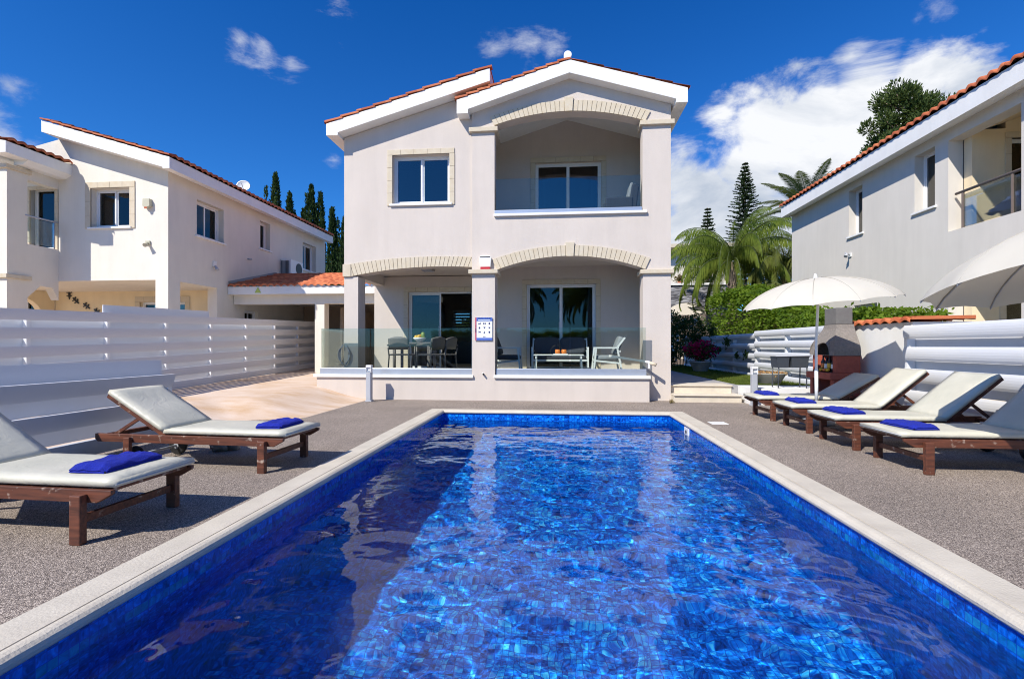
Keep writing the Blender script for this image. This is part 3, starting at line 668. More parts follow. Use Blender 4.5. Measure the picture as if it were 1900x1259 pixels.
t = B(); t.tube([(.24, RY0 + .0, 7.59), (.24, RY0 + .24, 7.59)], .085, 16); t.box(.16, RY0 + .02, 7.44, .32, RY0 + .22, 7.59); obj('ridge_cap', t, 'white', rf)
t = B(); t.tube([(.27, RY0 + .2, 7.53), (.27, BY + .6, 7.53)], .085, 10); obj('ridge_tiles', t, 'tile', rf)
# windows and doors
window(villa, 'y', YL, 1, -3.81, -2.46, 4.50, 5.64, 2, .13, 'pane_dark', curtain=.0)
surround(villa, 'y', YL, 1, -3.81, -2.46, 4.46, 5.64, .12)
window(villa, 'y', DY, 1, -.57, 1.17, 3.95, 6.08, 2, .1, 'pane_dark', name='balcony_door', sill=False, curtain=.12); surround(villa, 'y', DY, 1, -.57, 1.17, 3.95, 6.08, .13)
window(villa, 'y', DY, 1, -.80, 1.03, .56, 2.85, 2, .1, 'pane', name='sliding_door', sill=False, curtain=.08); surround(villa, 'y', DY, 1, -.80, 1.03, .56, 2.85, .12)
dd = window(villa, 'y', DY, 1, -4.05, -2.27, .56, 2.68, 2, .1, 'pane', name='sliding_door', sill=False, openleaf=1); surround(villa, 'y', DY, 1, -4.05, -2.27, .56, 2.68, .12)
window(villa, 'y', BY + .25, -1, -3.9, -3.2, 1.75, 2.55, 1, .1, 'pane', sill=False)
bl = B()
for k in range(7): bl.box(-3.88, BY - .06, 1.77 + k * .11, -3.22, BY - .05, 1.77 + k * .11 + .07)
tag(obj('window_blind', bl, 'white'), 'white slatted blind hanging at the kitchen window inside', 'blind')
aw = B(); aw.box(-3.97, DY + .312, 2.42, -3.17, DY + .32, 2.58)
for k in range(9):
    if k % 2 == 0: aw.box(-3.95 + k * .088, DY + .3, 2.42, -3.95 + (k + 1) * .088, DY + .312, 2.56)
tag(obj('striped_blind', aw, 'trim'), 'rolled blind with beige stripes behind the kitchen sliding door', 'blind')
kc = thing('kitchen_cabinets', 'dark kitchen cabinets inside behind the open sliding door', 'cabinets', (-3, 16.5, .55))
b = B(); b.box(-3.3, 15.2, .55, -1.5, 15.8, 1.35); obj('worktop_unit', b, 'dark_cab', kc, bevel=.01)
b = B(); b.box(-4.6, 16.9, 1.9, -4.1, 17.6, 2.7); obj('cupboard', b, 'dark_cab', kc, bevel=.01)
b = B(); b.box(-2.0, 15.9, .55, -1.5, 17.9, 2.7); obj('cupboard', b, 'dark_cab', kc, bevel=.01)

for (x, z, h_, par) in ((-3.165, 1.60, .30, 'a'), (.11, 1.70, .30, 'b'), (.30, 4.95, .28, 'c')):
    b = B(); b.box(x - .055, DY + .085, z - h_ / 2, x - .035, DY + .112, z + h_ / 2); obj('door_handle', b, 'grey_metal', villa)

# balustrades
def balustrade(label, pts, z, h_, step, base=.14):
    g_ = thing('glass_balustrade', label, 'balustrade', (pts[0][0], pts[0][1], z), 0, 'frameless glass balustrades of the villa')
    for i in range(len(pts) - 1):
        b = B(); b.bar((pts[i][0], pts[i][1], z + base / 2), (pts[i + 1][0], pts[i + 1][1], z + base / 2), .07, base); obj('base_channel', b, 'alu', g_, bevel=.01)
    railing_glass(g_, [(p[0], p[1], 0) for p in pts], z + base - .01, z + h_, step)
balustrade('greenish glass balustrade on the low wall in front of the dining porch', [(-5.40, DY), (-5.40, 10.72), (-1.88, 10.72)], .565, 1.04, 1.1)
balustrade('greenish glass balustrade on the low wall in front of the garden sofa', [(-1.35, 10.72), (1.93, 10.72)], .565, 1.04, 1.7)
balustrade('clear glass balustrade across the upstairs balcony', [(-1.41, HY + .02), (1.88, HY + .02)], 4.195, .80, 3.4, .09)

# things on the villa walls
al = thing('alarm_siren', 'white alarm siren box with red base above the middle column', 'alarm', (-1.60, HY, 3.05))
b = B(); b.prism([(-1.73, 2.99), (-1.49, 2.99), (-1.47, 3.20), (-1.51, 3.24), (-1.72, 3.24), (-1.75, 3.20)], 'y', HY - .09, HY - .001); obj('housing', b, 'white_plastic', al, bevel=.012)
b = B(); b.box(-1.72, HY - .10, 2.93, -1.50, HY - .001, 2.99); obj('lens', b, 'red_plastic', al, bevel=.01)
b = B(); b.box(-1.73, HY - .094, 3.205, -1.50, HY - .088, 3.225); obj('slot', b, 'black', al)
sg = thing('rules_sign', 'blue and white pool rules notice with nine small pictograms on the middle column', 'sign', (-1.60, 10.61, 1.6))
b = B(); b.box(-1.80, 10.604, 1.33, -1.415, 10.618, 1.835); obj('board', b, mat('sign_white', (.78, .80, .84), .5), sg)
sb = mat('sign_blue', (.07, .14, .48), .5); sd = mat('sign_dark', (.03, .03, .10), .5); sr = mat('sign_red', (.48, .12, .16), .5); sw = mat('sign_pale', (.60, .68, .88), .5)
b = B(); b.box(-1.765, 10.600, 1.755, -1.415, 10.6035, 1.835); b.box(-1.765, 10.600, 1.33, -1.415, 10.6035, 1.385); obj('blue_band', b, sb, sg)
b = B(); b.box(-1.80, 10.600, 1.33, -1.766, 10.6035, 1.835); obj('red_edge', b, sr, sg)
b = B(); b.box(-1.79, 10.598, 1.5, -1.772, 10.5998, 1.60); b.box(-1.80, 10.598, 1.635, -1.77, 10.5998, 1.645); obj('edge_mark', b, sd, sg)
def text(body, x, y, z, size, m, parent, name='lettering'):
    c = bpy.data.curves.new(name, 'FONT'); c.body = body; c.size = size; c.align_x = 'CENTER'; c.align_y = 'CENTER'
    o = bpy.data.objects.new('tmp_text', c); col.objects.link(o)
    dg = bpy.context.evaluated_depsgraph_get(); me = bpy.data.meshes.new_from_object(o.evaluated_get(dg)); bpy.data.objects.remove(o)
    me.materials.clear(); me.materials.append(m); me.name = name
    k = bpy.data.objects.new(name, me); col.objects.link(k); k.parent = parent
    k.rotation_euler = (radians(90), 0, 0); k.location = Vector((x, y, z)) - ORG[parent.name]; return k
text('POOL RULES', -1.59, 10.598, 1.808, .052, sd, sg)
b = B(); b.box(-1.73, 10.598, 1.765, -1.46, 10.5998, 1.785); obj('subtitle_strip', b, sw, sg)
ic = B()
for r_ in range(3):
    for c_ in range(3):
        x, z = -1.70 + c_ * .11, 1.70 - r_ * .095
        if (r_, c_) == (0, 0): ic.box(x - .03, 10.600, z - .01, x + .03, 10.6035, z + .008); ic.box(x + .022, 10.600, z + .015, x + .032, 10.6035, z + .03)
        elif (r_, c_) == (0, 1): ic.box(x - .025, 10.600, z - .018, x - .005, 10.6035, z + .018); ic.box(x + .007, 10.600, z - .018, x + .027, 10.6035, z + .018)
        elif (r_, c_) == (1, 1): ic.prism([(x - .025, z + .02), (x + .025, z + .02), (x, z - .018)], 'y', 10.600, 10.6035)
        elif (r_, c_) == (1, 2): ic.prism([(x - .03, z + .012), (x + .02, z + .02), (x + .012, z - .02)], 'y', 10.600, 10.6035)
        elif (r_, c_) == (2, 1): ic.prism([(x - .02, z - .022), (x + .012, z - .022), (x + .006, z + .024)], 'y', 10.600, 10.6035)
        elif (r_, c_) == (2, 0): ic.bar((x - .03, 10.602, z + .02), (x + .03, 10.602, z - .01), .003, .012); ic.bar((x - .02, 10.602, z - .015), (x + .03, 10.602, z + .016), .003, .008)
        else: ic.prism([(x - .014, z - .02), (x + .014, z - .02), (x + .018, z + .012), (x, z + .024), (x - .018, z + .012)], 'y', 10.600, 10.6035)
ic.prism([(-1.62, 1.405), (-1.55, 1.40), (-1.62, 1.42)], 'y', 10.600, 10.6035)
obj('pictograms', ic, sd, sg)
cl = thing('ceiling_lamp', 'grey louvred lamp fixed under the dining porch ceiling', 'lamp', (-3.18, 11.75, 3.12))
b = B(); b.box(-3.32, 11.55, 3.07, -3.04, 11.95, 3.119); hb = obj('housing', b, 'lampgrey', cl)
b = B()
for k in range(6): b.box(-3.30, 11.58 + k * .062, 3.055, -3.06, 11.60 + k * .062, 3.069)
obj('louvre', b, 'grey_metal', cl)
sc_ = thing('outdoor_tap', 'small pipe stub on the base of the middle column', 'tap', (-1.59, 10.62, .58))
b = B(); b.tube([(-1.63, 10.619, .60), (-1.61, 10.57, .59)], .022, 10); obj('pipe', b, 'white_plastic', sc_)
b = B(); b.tube([(-1.612, 10.569, .59), (-1.60, 10.545, .583)], .018, 10); obj('nozzle', b, 'black', sc_)
ho = B(); 
for k in range(3):
    pts = [(-4.96 + .17 * cos(t_) * (.6 + .12 * k), YL - .03 - .012 * k, 1.05 - .28 * (.9 - .1 * k) * sin(t_) - .05) for t_ in [pi * 2 * i / 20 for i in range(21)]]
    ho.tube(pts, .010, 6)
tag(obj('garden_hose', ho, 'grey_metal'), 'thin grey hose coiled on the left porch column', 'hose')
ar = thing('awning_arm', 'white folding clothes line arm fixed to the right porch column', 'clothes line', (1.9, 10.7, .9))
b = B(); b.bar((1.20, 11.3, .98), (1.98, 10.68, .86), .035, .045); b.bar((1.98, 10.68, .88), (1.98, 10.68, .72), .04, .04); obj('arm', b, 'white_plastic', ar)
b = B(); b.tube([(2.0, 10.68, .84), (2.12, 10.62, .80)], .035, 8); obj('crank', b, 'trim', ar)

# ------------------------------------------------------------------ neighbour on the left
lh = thing('villa', 'white two-storey villa with a sloping tiled roof beyond the long left fence', 'house', (-11.5, 15, 0))
w = B(); X = -9.9; FY = 11.55; BYL = 19.8
def wall_x(b, x0, x1, y0, y1, z0, ztop, holes):
    ys = [y0]
    for (a, c, d, e_) in holes:
        b.box(x0, ys[-1], z0, x1, a, ztop)
        if d > z0: b.box(x0, a, z0, x1, c, d)
        if e_ < ztop: b.box(x0, a, e_, x1, c, ztop)
        ys.append(c)
    b.box(x0, ys[-1], z0, x1, y1, ztop)
zt = 5.80
wall_x(w, X - .3, X, FY + .3, BYL, 2.9, zt, [(12.54, 13.63, 4.26, 5.26), (15.42, 15.98, 4.49, 5.41), (18.15, 19.2, 4.22, 5.28)])
wall_y(w, -12.98, X, 2.9, 5.5, [(-12.06, -10.96, 4.28, 5.30)], FY, FY + .3)
w.prism([(-12.98, 5.5), (X, 5.5), (X, 5.80), (-12.98, 6.72)], 'y', FY, FY + .3)
w.prism([(-17, 2.9), (-13.9, 2.9), (-13.9, 6.4), (-17, 6.9)], 'y', FY, FY + .3)
w.prism([(-13.9, 5.40), (-12.98, 5.40), (-12.98, 6.6), (-13.9, 6.4)], 'y', FY, FY + .3); w.box(-13.9, FY, 2.9, -12.98, FY + .3, 3.7)
w.box(-10.25, FY, 0, X, 11.95, 2.9); w.box(X - .3, 13.35, 0, X, 14.6, 2.9); w.box(X - .3, 15.3, 0, X, BYL, 2.9); w.box(X - .3, 14.6, 0, X, 15.3, 1.5); w.box(X - .3, 14.6, 2.35, X, 15.3, 2.9)
w.box(-17, BYL, 0, X, BYL + .2, 5.8); w.box(-17, FY + .3, 2.9, X - .3, 14.5, 3.1)
obj('wall', w, 'stucco_white', lh)
w = B(); wall_y(w, -17.5, X - .3, 0, 2.9, [(-16.9, -15.88, .2, 2.75), (-12.85, -11.35, .9, 2.57)], 13.9, 14.1)
w.prism([(11.9, 2.9), (11.9, 2.2)] + [(12.7 - .8 * cos(pi * i / 12), 2.2 + .5 * sin(pi * i / 12)) for i in range(1, 12)] + [(13.5, 2.2), (13.5, 0), (13.89, 0), (13.89, 2.899)], 'x', -15.95, -15.75)
obj('porch_wall', w, 'stucco_cream_bounce', lh)
w = B()       # projecting balcony wing
w.box(-13.5, 10.35, 0, -12.98, 10.80, 5.42); w.box(-13.2, 10.80, 2.95, -12.98, FY, 3.72); w.box(-13.2, 10.80, 5.30, -12.98, FY, 5.55)
w.prism([(10.80, 2.95), (FY, 2.95), (FY, 2.4), (11.4, 2.7), (11.1, 2.72), (10.80, 2.4)], 'x', -13.2, -12.98); w.box(-17, 10.35, 2.95, -13.5, 10.6, 3.9); w.box(-17, 10.6, 2.95, -13.2, FY, 3.1)
obj('balcony_wing', w, 'stucco_white', lh)
for z in (5.42, 2.82): b = B(); b.box(-13.56, 10.29, z, -12.92, 10.86, z + .1); obj('column_cap', b, 'trim', lh, bevel=.008)
s = B()
s.prism([(-12.98, 6.91), (-9.5, 5.86), (-9.5, 5.58), (-9.68, 5.58), (-9.68, 5.62), (-12.98, 6.62)], 'y', 11.12, 19.9)
s.prism([(-12.6, 5.92), (-12.6, 5.66), (-12.98, 5.66), (-12.98, 5.70), (-17, 6.40), (-17, 6.70)], 'y', 10.02, FY)
s.prism([(-12.6, 5.66), (-12.98, 5.66), (-12.98, 5.55), (-12.75, 5.55)], 'y', 10.5, FY)
rf = obj('roof', s, 'white', lh)
t = B(); tiles(t, (-9.46, 11.14, 5.85), (0, 8.75, 0), (-3.50, 0, 1.06)); tiles(t, (-12.56, 10.03, 5.91), (0, 1.50, 0), (-4.4, 0, .78))
for i in range(12):
    a = Vector((-12.98 + 3.5 * i / 12, 11.14, 6.95 - 1.05 * i / 12)); c = Vector((-12.98 + 3.5 * (i + 1) / 12, 11.14, 6.965 - 1.05 * (i + 1) / 12)); t.bar(a, c, .12, .03)
obj('roof_tiles', t, 'tile', rf)
window(lh, 'y', FY, 1, -12.06, -10.96, 4.28, 5.30, 2, .16, 'pane'); surround(lh, 'y', FY, 1, -12.06, -10.96, 4.24, 5.30, .15)
window(lh, 'x', X, -1, 12.54, 13.63, 4.26, 5.26, 2, .17, 'pane', sill=True, curtain=.45); window(lh, 'x', X, -1, 15.42, 15.98, 4.49, 5.41, 1, .17, 'pane'); window(lh, 'x', X, -1, 18.15, 19.2, 4.22, 5.28, 2, .17, 'pane')
window(lh, 'x', X, -1, 14.6, 15.3, 1.5, 2.35, 2, .1, 'pane')
window(lh, 'y', FY, 1, -13.8, -13.08, 3.72, 5.38, 1, .12, 'pane', name='balcony_door', sill=False); surround(lh, 'y', FY, 1, -13.8, -13.08, 3.72, 5.30, .09, m='trim')
window(lh, 'y', 13.9, 1, -16.9, -15.88, .2, 2.75, 2, .1, 'pane', name='sliding_door', sill=False); surround(lh, 'y', 13.9, 1, -16.9, -15.88, .2, 2.75, .16)
window(lh, 'y', 13.9, 1, -12.85, -11.35, .9, 2.57, 2, .1, 'pane', curtain=.3); surround(lh, 'y', 13.9, 1, -12.85, -11.35, .9, 2.57, .16)
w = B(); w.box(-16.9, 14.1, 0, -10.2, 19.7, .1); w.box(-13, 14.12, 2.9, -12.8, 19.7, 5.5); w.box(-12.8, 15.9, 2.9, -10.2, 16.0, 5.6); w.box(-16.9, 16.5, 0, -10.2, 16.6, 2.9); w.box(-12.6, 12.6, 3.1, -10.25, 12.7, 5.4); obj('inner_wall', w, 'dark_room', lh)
r_ = B(); r_.tube([(-12.99, 10.75, 4.42), (-12.99, 11.62, 4.42)], .022, 8); r_.tube([(-12.99, 11.45, 3.72), (-12.99, 11.45, 4.42)], .015, 8); o = obj('balcony_rail', r_, 'grey_metal', lh)
b = B(); b.box(-13.0, 10.82, 3.76, -12.99, 11.43, 4.38); obj('glass_panel', b, 'glass', o)
b = B(); b.box(-12.2, 12.0, 3.1, -12.19, 12.05, 3.2)

def small(name, label, cat, parts, loc=(0, 0, 0), group=None):
    t_ = thing(name, label, cat, loc, 0, group)
    for (nm, bb, mm) in parts: obj(nm, bb, mm, t_, bevel=.004)
    return t_
b = B(); b.prism([(-10.52, 4.96), (-10.34, 4.96), (-10.33, 4.78), (-10.43, 4.72), (-10.53, 4.78)], 'y', FY - .10, FY - .001); c = B(); c.prism([(-10.48, 4.75), (-10.38, 4.75), (-10.40, 4.70), (-10.46, 4.70)], 'y', FY - .11, FY - .101)
small('alarm_siren', 'beige alarm box high on the front wall of the left villa', 'alarm', [('housing', b, 'beige_plastic'), ('lens', c, 'tile')], (-10.43, FY, 4.8))
b = B(); b.box(-10.50, FY - .04, 3.80, -10.38, FY - .001, 3.90); c = B(); c.tube([(-10.44, FY - .04, 3.84), (-10.40, FY - .16, 3.76)], [.03, .055], 10)
small('security_light', 'small beige spotlight low on the front wall of the left villa', 'lamp', [('mount', b, 'beige_plastic'), ('head', c, 'beige_plastic')], (-10.44, FY, 3.8))
b = B(); b.box(X + .001, 13.15, 3.50, X + .05, 13.27, 3.66); c = B(); c.tube([(X + .05, 13.2, 3.52), (X + .14, 13.18, 3.40)], [.03, .05], 10)
small('security_light', 'small white spotlight on the side wall of the left villa', 'lamp', [('mount', b, 'white_plastic'), ('head', c, 'grey_metal')], (X, 13.2, 3.4))
b = B(); b.tube([(X, 14.75, 4.0), (X + .12, 14.8, 4.0)], .025, 8); tag(obj('wall_vent', b, 'grey_metal'), 'short grey pipe sticking out of the left villa side wall', 'pipe')
dish = thing('satellite_dish', 'round white satellite dish on the roof edge of the left villa', 'satellite dish', (-10.2, 15.0, 6.08))
R3 = Matrix.Rotation(radians(-75), 4, 'Y') @ Matrix.Rotation(radians(60), 4, 'X')
R3 = Vector((.35, -.85, .35)).to_track_quat('Z', 'Y').to_matrix().to_4x4()
b = B(); b.lathe([(0, 0), (.08, .006), (.15, .022), (.2, .045), (.205, .05), (.15, .015), (0, -.01)], (-10.2, 15, 6.42), 20, R3); obj('dish', b, 'white_plastic', dish)
b = B(); b.tube([(-10.2, 15.05, 6.0), (-10.2, 15.05, 6.38)], .02, 8); b.tube([(-10.2, 15, 6.3), (-10.13, 14.78, 6.46)], .01, 6); obj('mast', b, 'grey_metal', dish)
acu = thing('air_conditioner', 'white outdoor air conditioner unit on the left villa wall above the carport roof', 'air conditioner', (-9.6, 17.1, 3.9))
b = B(); b.box(-9.88, 16.6, 3.75, -9.5, 17.45, 4.32); obj('casing', b, 'white_plastic', acu, bevel=.015)
b = B(); b.tube([(-9.5, 17.15, 4.04), (-9.49, 17.15, 4.04)], .21, 20)
for k in range(7): b.box(-9.85 + k * .045, 16.585, 3.8, -9.83 + k * .045, 16.599, 4.27)
obj('fan_grille', b, 'black', acu)
def gecko(lbl, x, z, rot):
    b = B(); c_, s_ = cos(rot), sin(rot)
    def q(u, v): return (x + u * c_ - v * s_, z + u * s_ + v * c_)
    def pp(pts, d=0): b.prism([q(*p) for p in pts], 'y', 13.87 - d, 13.89)
    pp([(-.13, -.01), (-.05, -.025), (.03, -.03), (.08, -.02), (.12, -.028), (.15, 0), (.12, .028), (.08, .02), (.03, .03), (-.05, .025), (-.13, .01)])
    for (a, s2) in ((-.04, 1), (-.04, -1), (.06, 1), (.06, -1)): pp([(a, .02 * s2), (a + .015, .02 * s2), (a + .04, .085 * s2), (a + .01, .085 * s2)], .003)
    tag(obj('gecko_ornament', b, 'blackmetal'), lbl, 'wall ornament', 'black geckos climbing the porch wall')
for lbl, x, z, r_ in (('topmost black gecko ornament on the left villa porch wall', -15.23, 2.80, 1.6), ('second black gecko ornament from the top of the porch wall', -15.0, 2.62, 2.4), ('third black gecko ornament from the top of the porch wall', -14.63, 2.45, 2.5), ('lowest black gecko ornament on the porch wall above the fence', -14.27, 2.27, 2.5)):
    gecko(lbl, x, z, r_)

# ------------------------------------------------------------------ carport between the villas
cp = thing('carport', 'cream carport with orange tiled hip roof between the two villas', 'carport', (-7.4, 16, 0))
w = B(); w.box(-9.88, 14.05, 2.48, -5.02, 14.3, 2.76); w.box(-7.28, 14.05, 0, -6.98, 14.35, 2.48); w.box(-5.35, 14.05, 0, -5.02, 14.35, 2.48); obj('wall', w, 'stucco_white', cp)
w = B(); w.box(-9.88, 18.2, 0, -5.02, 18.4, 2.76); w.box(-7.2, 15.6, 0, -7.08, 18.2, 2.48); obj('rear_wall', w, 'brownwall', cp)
b = B(); b.box(-9.88, 13.8, 2.76, -5.0, 18.4, 2.99); rf = obj('fascia', b, 'white', cp)
t = B(); tiles(t, (-9.86, 13.76, 2.97), (4.84, 0, 0), (0, 2.6, .72), .21, .36)
obj('roof_tiles', t, 'tile', rf)
b = B(); b.tube([(-9.88, 13.85, 3.10), (-9.82, 16.2, 3.72)], .07, 8); obj('edge_flashing', b, 'lampgrey', rf)
b = B(); b.prism([(-9.03, 2.80), (-8.83, 2.80), (-8.93, 2.97)], 'y', 13.785, 13.797); tag(obj('warning_sign', b, 'yellowgreen'), 'small yellow green triangle sign on the carport fascia', 'sign')

# ------------------------------------------------------------------ neighbour on the right
rh = thing('villa', 'grey-white two-storey villa with orange tiled eaves on the right', 'house', (11, 11, 0))
X = 8.4; w = B()
wall_x(w, X, X + .3, 11.27, 18.0, 3.3, 5.95, [(11.64, 12.26, 4.33, 5.66), (14.22, 14.84, 4.34, 5.66)])
wall_x(w, X, X + .3, 11.27, 18.0, 0, 3.3, [(13.6, 14.6, 1.5, 2.35)])
w.box(X, 4, 5.62, X + .3, 11.27, 5.95); w.box(X, 9.2, 3.66, X + .45, 9.62, 5.62); w.box(X, 9.2, 0, X + .45, 9.62, 2.62); w.box(X, 4, 2.62, X + .22, 11.27, 3.66); w.box(X, 4, 0, X + .3, 5.2, 2.62); w.box(X, 4, 3.66, X + .3, 5.2, 5.62)
w.prism([(X, 5.95), (X, 0), (13, 0), (13, 7.3)], 'y', 18.0, 18.25)
obj('wall', w, 'stucco_grey', rh)
w = B(); w.prism([(X + .3, 0), (9.35, 0), (9.35, 5.75), (X + .3, 5.75)], 'y', 11.05, 11.25); w.box(9.35, 11.05, 5.65, 13, 11.25, 7.1); w.box(10.6, 11.05, 0, 13, 11.25, 5.65); w.box(9.35, 11.05, 2.5, 10.6, 11.25, 3.55)
w.box(X + .22, 4, 3.3, 13, 11.05, 3.5); w.box(13, 4, 0, 13.2, 18, 7.1); w.prism([(X + .3, 5.68), (13, 7.0), (13, 7.1), (X + .3, 5.78)], 'y', 4, 11.05)
obj('balcony_wall', w, 'stucco_cream_bounce', rh)
s = B(); s.prism([(8.05, 6.18), (8.05, 5.82), (8.2, 5.82), (8.5, 5.90), (13.5, 7.40), (13.5, 7.80)], 'y', 3.5, 18.30)
rf = obj('roof', s, 'white', rh)
t = B(); tiles(t, (8.01, 3.5, 6.17), (0, 14.82, 0), (5.2, 0, 1.5), .235, .36, .055); obj('roof_tiles', t, 'tile', rf)
window(rh, 'x', X, 1, 11.64, 12.26, 4.33, 5.66, 1, .2, 'pane_dark'); window(rh, 'x', X, 1, 14.22, 14.84, 4.34, 5.66, 1, .2, 'pane_dark'); window(rh, 'x', X, 1, 13.6, 14.6, 1.5, 2.35, 2, .1, 'pane_dark')
window(rh, 'y', 11.05, 1, 9.45, 10.6, 3.5, 5.55, 1, .08, 'pane', name='balcony_door', sill=False, curtain=.3); surround(rh, 'y', 11.05, 1, 9.45, 10.6, 3.5, 5.55, .12)
window(rh, 'y', 11.05, 1, 9.35, 10.6, .2, 2.4, 2, .08, 'pane', name='sliding_door', sill=False); surround(rh, 'y', 11.05, 1, 9.35, 10.6, .2, 2.4, .12)
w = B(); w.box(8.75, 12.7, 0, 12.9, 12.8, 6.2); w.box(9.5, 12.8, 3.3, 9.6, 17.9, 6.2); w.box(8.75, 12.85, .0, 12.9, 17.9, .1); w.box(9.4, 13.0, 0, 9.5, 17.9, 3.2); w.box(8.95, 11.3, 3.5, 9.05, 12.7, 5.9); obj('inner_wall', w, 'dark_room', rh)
rl_ = B(); rl_.tube([(X + .10, 11.2, 4.45), (X + .10, 5.3, 4.45)], .028, 10)
for y in (11.02, 9.9, 8.5): rl_.bar((X + .10, y, 3.66), (X + .10, y, 4.43), .03, .045)
o = obj('balcony_rail', rl_, 'brown_fence', rh)
b = B(); b.box(X + .095, 9.75, 3.70, X + .105, 11.0, 4.38); obj('glass_panel', b, 'glass', o)
b = B(); b.box(X + .095, 5.4, 3.70, X + .105, 9.15, 4.38); obj('glass_panel', b, 'glass', o)
sl_ = small('security_light', 'small white lamp arm on the side wall of the right villa', 'lamp', [], (X, 14.76, 3.8))
b = B(); b.box(X - .03, 14.7, 3.76, X - .001, 14.84, 3.86); obj('mount', b, 'white_plastic', sl_)
b = B(); b.tube([(X - .03, 14.76, 3.82), (X - .18, 14.70, 3.86)], .02, 8); b.tube([(X - .12, 14.72, 3.84), (X - .18, 14.68, 3.76)], [.035, .05], 10); obj('head', b, 'grey_metal', sl_)
# cloth over a balcony chair
b = B(); n = 14; vs = []
for i in range(n + 1):
    for j in range(n + 1):
        u, v = i / n - .5, j / n - .5; rr = max(abs(u), abs(v)) * 2
        vs.append((8.95 + u * .55 + .03 * sin(9 * v) * rr, 10.25 + v * .85 + .03 * sin(11 * u) * rr, 4.22 - .50 * max(0, rr - .25) ** 1.2 + .03 * sin(14 * u + 5 * v) * rr))
b.add(vs, [(i * (n + 1) + j, (i + 1) * (n + 1) + j, (i + 1) * (n + 1) + j + 1, i * (n + 1) + j + 1) for i in range(n) for j in range(n)], True)
tag(obj('draped_cloth', b, 'towel_pale'), 'dark blue cloth draped on the right villa balcony', 'cloth')
b = B(); b.box(8.8, 10.0, 3.5, 9.15, 10.5, 3.9); b.box(9.1, 10.0, 3.9, 9.15, 10.5, 4.2); tag(obj('balcony_stool', b, 'wicker', bevel=.02), 'low seat hidden under the blue cloth on the right balcony', 'seat')

# ------------------------------------------------------------------ far stone-faced house and brown fence
fh = thing('stone_faced_house', 'far white house with dark split-stone balcony front behind the palm', 'house', (7, 29, 0))
w = B(); fiF = quadr((5.9, 3.0), (7.0, 3.62), (8.7, 3.05)); xs = [5.9 + 2.8 * i / 14 for i in range(15)]
w.prism([(4.0, 0), (5.9, 0)] + [(x, fiF(x)) for x in xs] + [(8.7, 0), (9.4, 0), (9.4, 4.62), (4.0, 4.62)], 'y', 28, 28.3); obj('stone_front', w, 'stone', fh)
w = B(); w.box(3.5, 30.0, 0, 10.2, 30.3, 7.0); w.box(9.2, 28.3, 0, 9.5, 30, 7.0); obj('wall', w, 'stucco_white', fh)
b = B(); b.box(3.9, 27.92, 4.62, 9.5, 28.34, 4.74); obj('coping', b, 'white', fh)
b = B(); b.box(3.2, 29.2, 7.0, 10.5, 30.6, 7.2); rf = obj('roof', b, 'trim', fh)
bf = thing('board_fence', 'brown horizontal board fence in front of the stone-faced house', 'fence', (6.4, 24.6, 0))
b = B()
for k in range(7): b.box(5.2, 24.6, .3 + k * .36, 8.4, 24.64, .58 + k * .36)
obj('board_panel', b, 'brown_fence', bf)
for x in (5.3, 6.75, 8.2): b = B(); b.box(x, 24.64, .3, x + .1, 24.74, 2.8); obj('post', b, 'brown_fence', bf)

# ------------------------------------------------------------------ white hit-and-miss fences (run along Y)
def slat(b, x, side, y0, y1, z0, z1, za0=0, za1=0, bulge=.020, tilt=0, th=.016):
    n = 6; pr = []
    for i in range(n + 1):
        t = i / n; pr.append((side * (bulge * sin(pi * t) ** .7 + th + tilt * t), z0 + (z1 - z0) * t))
    pr += [(side * th * .2, z1), (side * th * .2, z0)]
    m = len(pr); vs = [(x + a, y0, z + za0) for a, z in pr] + [(x + a, y1, z + za1) for a, z in pr]
    fs = [tuple(range(m - 1, -1, -1)), tuple(range(m, 2 * m))] + [(i, (i + 1) % m, (i + 1) % m + m, i + m) for i in range(m)]
    b.add(vs, fs, False)
def fence(label, xf, ys, zf, rows, hs, gap, side, bulge=.022, sep=.065, tilt=0, back_top=(), bottom_first='front', post_h=None, group='white slatted fences around the pool garden', backtop=False):
    """xf(y): line of the fence; ys: posts; zf(y): foot height; side: +1 if the front boards face +X"""
    y0 = ys[0]; f = thing('slatted_fence', label, 'fence', (xf(y0), y0, zf(y0)), 0, group); per = hs + gap
    for i in range(len(ys) - 1):
        a, c = ys[i], ys[i + 1]; b = B()
        for k in range(rows):
            z = .03 + k * per; fx = xf((a + c) / 2)
            slat(b, fx + side * sep, side, a + .002, c - .002, z + zf(a), z + hs + zf(a), 0, zf(c) - zf(a), bulge, tilt)
            if k < rows - 1 or i in back_top or backtop: slat(b, fx - side * sep, -side, a + .002, c - .002, z + hs - .012 + zf(a), z + per + .012 + (.02 if k == rows - 1 else 0) + zf(a), 0, zf(c) - zf(a), bulge)
        obj('slat_panel', b, 'pvc', f)
    for y in ys:
        b = B(); x = xf(y); hh = (rows - 1) * per + hs; b.box(x - sep + .003, y - .03, zf(y) - .06, x + sep - .003, y + .03, zf(y) + hh + .02); obj('post', b, 'frame', f)
    return f
fxl = lambda y: -8.1 - (y - 6.7) * .034
fzl = lambda y: .16 + .03 * (y - 6.8)
fence('long white slatted fence along the driveway beside the left villa', fxl, [3.95 + 1.385 * i for i in range(10)], fzl, 6, .17, .112, 1, .007, .045, .018, back_top=(3, 4))
fence('low white slatted fence close behind the left sun loungers', lambda y: -5.05, [1.0, 3.4, 5.86], lambda y: 0, 3, .17, .15, 1, .006, .06, .06, backtop=True)
fence('tall white slatted fence behind the right sun loungers', lambda y: 5.40, [2.2, 4.0, 6.05, 7.98], lambda y: -.02, 5, .205, .12, -1)
